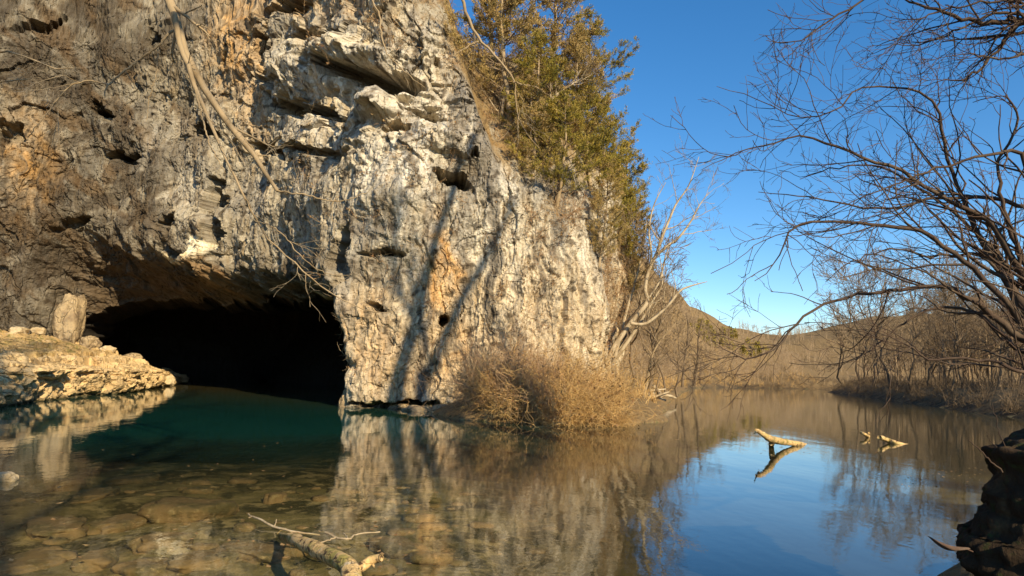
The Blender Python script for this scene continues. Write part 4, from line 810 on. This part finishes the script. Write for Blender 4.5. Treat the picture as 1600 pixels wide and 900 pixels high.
M_BANK = mat('dark_bank_earth', (.045, .030, .018), .95, [((9, 9, 2), .05), (20, .02)], [(4, (.12, .08, .04), .5, .7), (12, (.05, .06, .02), .55, .7)], spec=.1)
tag(link('earth_bank', MB().add(lowv.reshape(-1, 3), grid_quads(*lowv.shape[:2])).mesh('earth_bank'), M_BANK), kind='structure')
def twig_thing(name, paths, m, label, cat):
    b = MB(); base = paths[0][0][0]; t = thing(name, base, label, cat)
    for i, (p, r) in enumerate(paths):
        a, ra = resample(p, r, 16, rs, .004); link('stem' if i == 0 else 'side_twig', MB().add(*strands((a - base)[None], ra[None], 6)).mesh('stem'), m, t)
twig_thing('broken_stick', [(PL([(1566, 738), (1550, 722), (1532, 704), (1513, 688)], 4.8), px([3, 2.5, 2, 1.5], 4.8))], M_DARK, 'dark broken stick poking out left from the earth bank over the water', 'stick')
twig_thing('bare_sapling', [(PL([(1572, 700), (1562, 680), (1556, 655), (1550, 630)], 5.1), px([1.6, 1.4, 1.2, .6], 5)), (PL([(1560, 700), (1548, 690), (1540, 672)], 5.1), px([1.2, 1, .6], 5))], M_DARK, 'thin bare shoots standing on top of the dark earth bank', 'sapling')
lb = P(1506, 856, 4.7); lf = []
for i, t in enumerate(np.linspace(0, 1, 12)):
    c = P(1512 - 60 * t, 856 - 18 * t + 9 * math.sin(t * 3.1), 4.7); wd = .02 * math.sin(math.pi * min(t * .96 + .06, 1)) ** .8; lf += [c + np.array([0, -.01, wd]) - lb, c + np.array([0, -.03, 0]) - lb, c + np.array([0, .02, -wd]) - lb]
lt = thing('curled_dead_leaf', lb, 'long dark curled dead leaf hanging from the foot of the earth bank', 'leaf')
link('blade', MB().add(np.array(lf), grid_quads(12, 3)).mesh('blade'), M_TWIG, lt); a, ra = resample([lb - lb, P(1520, 862, 4.75) - lb], [.004, .005], 5); link('stalk', MB().add(*strands(a[None], ra[None], 5)).mesh('stalk'), M_TWIG, lt)

# ---------------------------------------------------------------- logs in the water
def log_thing(name, paths, m, label, cat='log', rough=.06, k=18, wob=.0, names=None):
    base = np.asarray(paths[0][0][0], float); t = thing(name, base, label, cat)
    for i, (p, r) in enumerate(paths):
        n = 40 if i == 0 else 22; a, ra = resample(p, r, n, rs, wob)
        v, q = strands((a - base)[None], ra[None], k); V_ = v.reshape(n, k, 3); ctr = V_.mean(1, keepdims=True)
        nz = fbm(V_[..., 0] * 5, V_[..., 1] * 5, V_[..., 2] * 5, 4); gr = fbm(np.arange(k)[None] * 1.1 + 0 * V_[..., 0], np.arange(n)[:, None] * .12, 3, 2)
        V_ = ctr + (V_ - ctr) * (1 + rough * 3 * nz + rough * 1.6 * gr)[..., None]
        c0, c1 = V_[0].mean(0), V_[-1].mean(0); vv_ = np.concatenate([V_.reshape(-1, 3), c0[None], c1[None]]); j = np.arange(k)
        tri = np.concatenate([np.stack([j, (j + 1) % k, 0 * j + n * k], 1), np.stack([(n - 1) * k + (j + 1) % k, (n - 1) * k + j, 0 * j + n * k + 1], 1)])
        link((names or ['stem'] + ['branch_stub'] * 9)[i], MB().add(vv_, q, tri).mesh('stem'), m, t)
    return t
g = lambda x, y, z=0.0: G(x, y, z)
log_thing('fallen_log', [([g(440, 836, -.22), g(466, 846, .03), g(500, 862, .11), g(530, 876, .17), g(546, 892, .16), g(556, 930, .06)], [.055, .07, .08, .075, .085, .095]),
    ([g(543, 895, .10), g(562, 888, .16), g(580, 876, .22), g(596, 872, .26)], [.055, .045, .045, .03]),
    ([g(580, 876, .22), g(585, 886, .18)], [.02, .008])], M_LOG, 'golden wet log with a broken forked end at the bottom of the photo', names=['stem', 'forked_end', 'torn_splinter'])
twig_thing('floating_twig', [([g(388, 803, .06), g(405, 812, .06), g(430, 823, .03), g(462, 831, .01), g(500, 836, -.02)], [.010, .013, .014, .013, .01]), ([g(429, 823, .03), g(432, 812, .1)], [.008, .005]), ([g(394, 807, .06), g(388, 809, .06)], [.006, .004])], M_PALE, 'thin pale twig lying on the water left of the golden log', 'twig')
twig_thing('forked_twig', [([g(508, 832, .06), g(525, 840, .04), g(545, 842, .05), g(558, 834, .05), g(594, 831, .05)], [.014, .014, .012, .009, .008]), ([g(525, 840, .04), g(510, 845, .02), g(496, 851, .0)], [.010, .008, .006]), ([g(545, 842, .05), g(536, 833, .05)], [.008, .005])], M_PALE, 'pale forked twig caught on the water just above the golden log', 'twig')
log_thing('snag_log', [([g(1262, 697, -.10), g(1250, 694, .03), g(1228, 691, .14), g(1212, 688, .26), g(1200, 684, .42), g(1190, 677, .55), g(1181, 672, .62)], [.07, .08, .09, .10, .09, .07, .045]),
    ([g(1185, 672, .58), g(1178, 678, .60)], [.03, .012]), ([g(1206, 692, .20), g(1204, 700, -.2)], [.08, .07])], M_LOG, 'yellow mossy snag rising from the blue water like a raised head', 'log', names=['stem', 'broken_tip', 'underwater_prop'])
log_thing('snag_log', [([g(1420, 696, -.05), g(1400, 692, .04), g(1388, 688, .10), g(1374, 683, .22)], [.04, .07, .08, .075])], M_LOG, 'brown half-sunk log tip at the right, with a square broken end', 'log')
log_thing('snag_stub', [([g(1360, 684, -.1), g(1352, 679, .13), g(1345, 676, .18)], [.05, .06, .05]), ([g(1357, 683, -.1), g(1358, 676, .19)], [.05, .035])], M_LOG, 'small pale forked stub just left of the half-sunk log tip', 'log', names=['stem', 'fork'])
# driftwood at the bank point
dw = [((1000, 628), (1008, 606), .16), ((1006, 630), (1024, 610), .14), ((1030, 629), (1022, 604), .2), ((1040, 626), (1010, 615), .10), ((1018, 620), (1056, 622), .12), ((1002, 612), (1040, 608), .09), ((1012, 624), (1046, 612), .08)]
for i, (a, b, r) in enumerate(dw):
    b0 = G(a[0], 630, 0); p0 = P(a[0], a[1], b0[1]); p1 = P(b[0], b[1], b0[1] + .6 * (i % 3)); 
    log_thing('driftwood_log', [([p0, (p0 + p1) / 2 + rs.normal(size=3) * .12, p1], [r, r * .9, r * .6])], M_PALE, ['leftmost upright driftwood stump beside the golden thicket', 'slanting driftwood stem second in the pile', 'thickest pale root stump in the driftwood pile', 'thin driftwood pole crossing the stump', 'low driftwood log pointing right over the water', 'top driftwood pole lying along the bank', 'thin driftwood stem leaning right behind the low log'][i], 'driftwood', rough=.08, k=12)

# ---------------------------------------------------------------- loose stones
def stone(name, c, rad, m, label, cat='stone', seed=0, amp=.22, n=26, flat=None, rz=0.0, group=None, tilt=(0, 0)):
    v, q = blob((0, 0, 0), rad, n, seed, amp, 1.2, flat); o = link(name, MB().add(v, q).mesh(name), m, loc=tuple(float(a) for a in c)); o.rotation_euler = (tilt[0], tilt[1], rz); return tag(o, label, cat, group)
u_l = ledge_px
M_TANSTONE = mat('tan_stone', (.46, .34, .19), .9, [(2.5, .12), (9, .03)], [(1.2, (.24, .17, .10), .46, .62), (8, (.3, .25, .17), .56, .68)], spec=.15, crack=[((1.3, 1.3, .8), .06)])
for i, (x, y, rad, lab) in enumerate([((110), 500, (.85, .85, 2.1), 'tall upright pale boulder standing on the ledge at the cave corner'), (143, 527, (.62, .6, .55), 'rounded pale boulder leaning on the right foot of the upright boulder'),
    (207, 555, (.75, .5, .38), 'flat oval reddish stone perched on the right part of the ledge'), (168, 543, (.5, .45, .32), 'small pale stone between the rounded boulder and the oval stone'), (262, 590, (.65, .5, .42), 'low pale rock at the outermost tip of the ledge'),
    (60, 508, (.5, .4, .3), 'small brown stone against the cliff wall left of the upright boulder'), (30, 512, (.6, .4, .28), 'small stone under the wall at the far left of the ledge')]):
    b = u_l(x, y + 22 * (1 if i == 0 else .35)); stone('boulder' if i < 2 else 'ledge_stone', b + np.array([0, 0, rad[2] * (.55 if i == 0 else .35)]), rad, M_TANSTONE if i < 3 else M_PSTONE, lab, 'boulder' if i < 2 else 'stone', i + 3, .22, 30, rz=i * 1.3)
sub_st = [(290, 800, .62, .46, .20, 'large reddish-brown slab under the water, highest stone of the river bed'), (255, 845, .35, .25, .12, 'flat brown stone touching the front of the large reddish slab'), (150, 770, .55, .3, .1, 'wide pale submerged slab left of the large reddish slab'),
    (60, 757, .38, .26, .2, 'dark brown stone under water beside the white dry stone'), (105, 755, .3, .22, .16, 'blackish stone right of the dark brown one by the left edge'), (180, 812, .5, .3, .12, 'brown slab between two dark gaps in the shallows'), (90, 820, .6, .35, .1, 'broad tan slab in the shallows at lower left'),
    (230, 878, .32, .22, .1, 'square yellowish stone near the bottom edge of the photo'), (330, 868, .55, .3, .1, 'flat olive slab right of the square yellowish stone'), (150, 870, .3, .2, .1, 'dark stone close to the bottom edge at lower left'),
    (400, 860, .42, .3, .1, 'olive slab left of the golden log'), (430, 775, .2, .16, .14, 'small brown rock above the thin pale twig'), (40, 870, .5, .3, .08, 'tan slab in the bottom left corner'), (620, 850, .5, .3, .1, 'sunken slab right of the golden log'), (345, 790, .3, .2, .1, 'dark stone close right of the large reddish slab'), (210, 745, .5, .25, .1, 'long sunken slab towards the deep teal pool')]
for i, (x, y, a, b, h, lab) in enumerate(sub_st):
    z0 = -.34; c = G(x, y, z0); c[2] = float(ground_z(c[0:1], c[1:2])[0]) + h * .35; c[2] = min(c[2], -.05 - h * .8)
    stone('submerged_stone', c, (a, b, h), M_STONE, lab, 'stone', 30 + i, .25, 22, flat=.75, rz=i * .9)
c = G(8, 748, .03); stone('white_stone', c, (.17, .13, .11), M_PSTONE, 'whitish dry stone breaking the water at the left edge', 'stone', 71, .2, 20)
# cobbles nobody could count
b = MB(); 
for i in range(300):
    x, y = rs.uniform(-9, 3.5), 5 + rs.rand() ** 1.3 * 9; zz = float(GZ[np.argmin(abs(gy - y)), np.argmin(abs(gx - x))]); r_ = .025 + .17 * rs.rand() ** 3
    if zz > -.7: b.add(*blob((x, y, zz + r_ * .1), (r_ * (1 + rs.rand()), r_, r_ * .45), 7, i * .37, .25, 1.2))
tag(link('cobbles', b.mesh('cobbles'), M_STONE), 'scattered small cobbles on the river bed in the shallows', 'cobbles', kind='stuff')
# rubble along the foot of the right-hand rock
foot_st = [(543, 634, .45, .75, 'brown block leaning on the inner corner of the cave mouth'), (560, 633, .7, .22, 'flat ledge stone at the foot of the rock, left of the dark crack'), (622, 636, .8, .25, 'flat stone in the dark crack under the rock'), (655, 640, .7, .25, 'flat pale stone above the waterline near the thicket'), (690, 641, .8, .3, 'low stone where the rock meets the thicket'), (715, 645, .6, .25, 'mossy low stone at the left end of the thicket')]
for i, (x, y, a, h, lab) in enumerate(foot_st):
    c = G(x, y + 2, 0); stone('foot_stone', c + np.array([0, .1, 0]), (a, a * .7, h), M_TANSTONE, lab, 'stone', 50 + i, .25, 22, rz=i)

# leaves and scraps adrift
fp = []
for (x0, x1, y0, y1, n) in [(1040, 1170, 668, 690, 150), (1180, 1420, 690, 708, 60), (700, 1000, 668, 680, 90), (0, 700, 690, 890, 70), (1350, 1550, 730, 760, 60), (350, 640, 800, 890, 25)]:
    for i in range(n): fp.append(G(rs.uniform(x0, x1), rs.uniform(y0, y1), .006))
fp = np.array(fp); dn = unit(np.stack([rs.normal(size=len(fp)), rs.normal(size=len(fp)), 0 * rs.rand(len(fp))], 1)); sd = np.stack([-dn[:, 1], dn[:, 0], 0 * dn[:, 0]], 1); sz = (.03 + .07 * rs.rand(len(fp)))[:, None]
v = np.stack([fp, fp + dn * sz * .5 + sd * sz * .3, fp + dn * sz + np.array([0, 0, .008]), fp + dn * sz * .5 - sd * sz * .3], 1).reshape(-1, 3)
tag(link('floating_leaves', MB().add(v, np.arange(len(v)).reshape(-1, 4)).mesh('floating_leaves', False), M_LEAFB), 'dead leaves and scraps drifting on the water', 'leaves', kind='stuff')
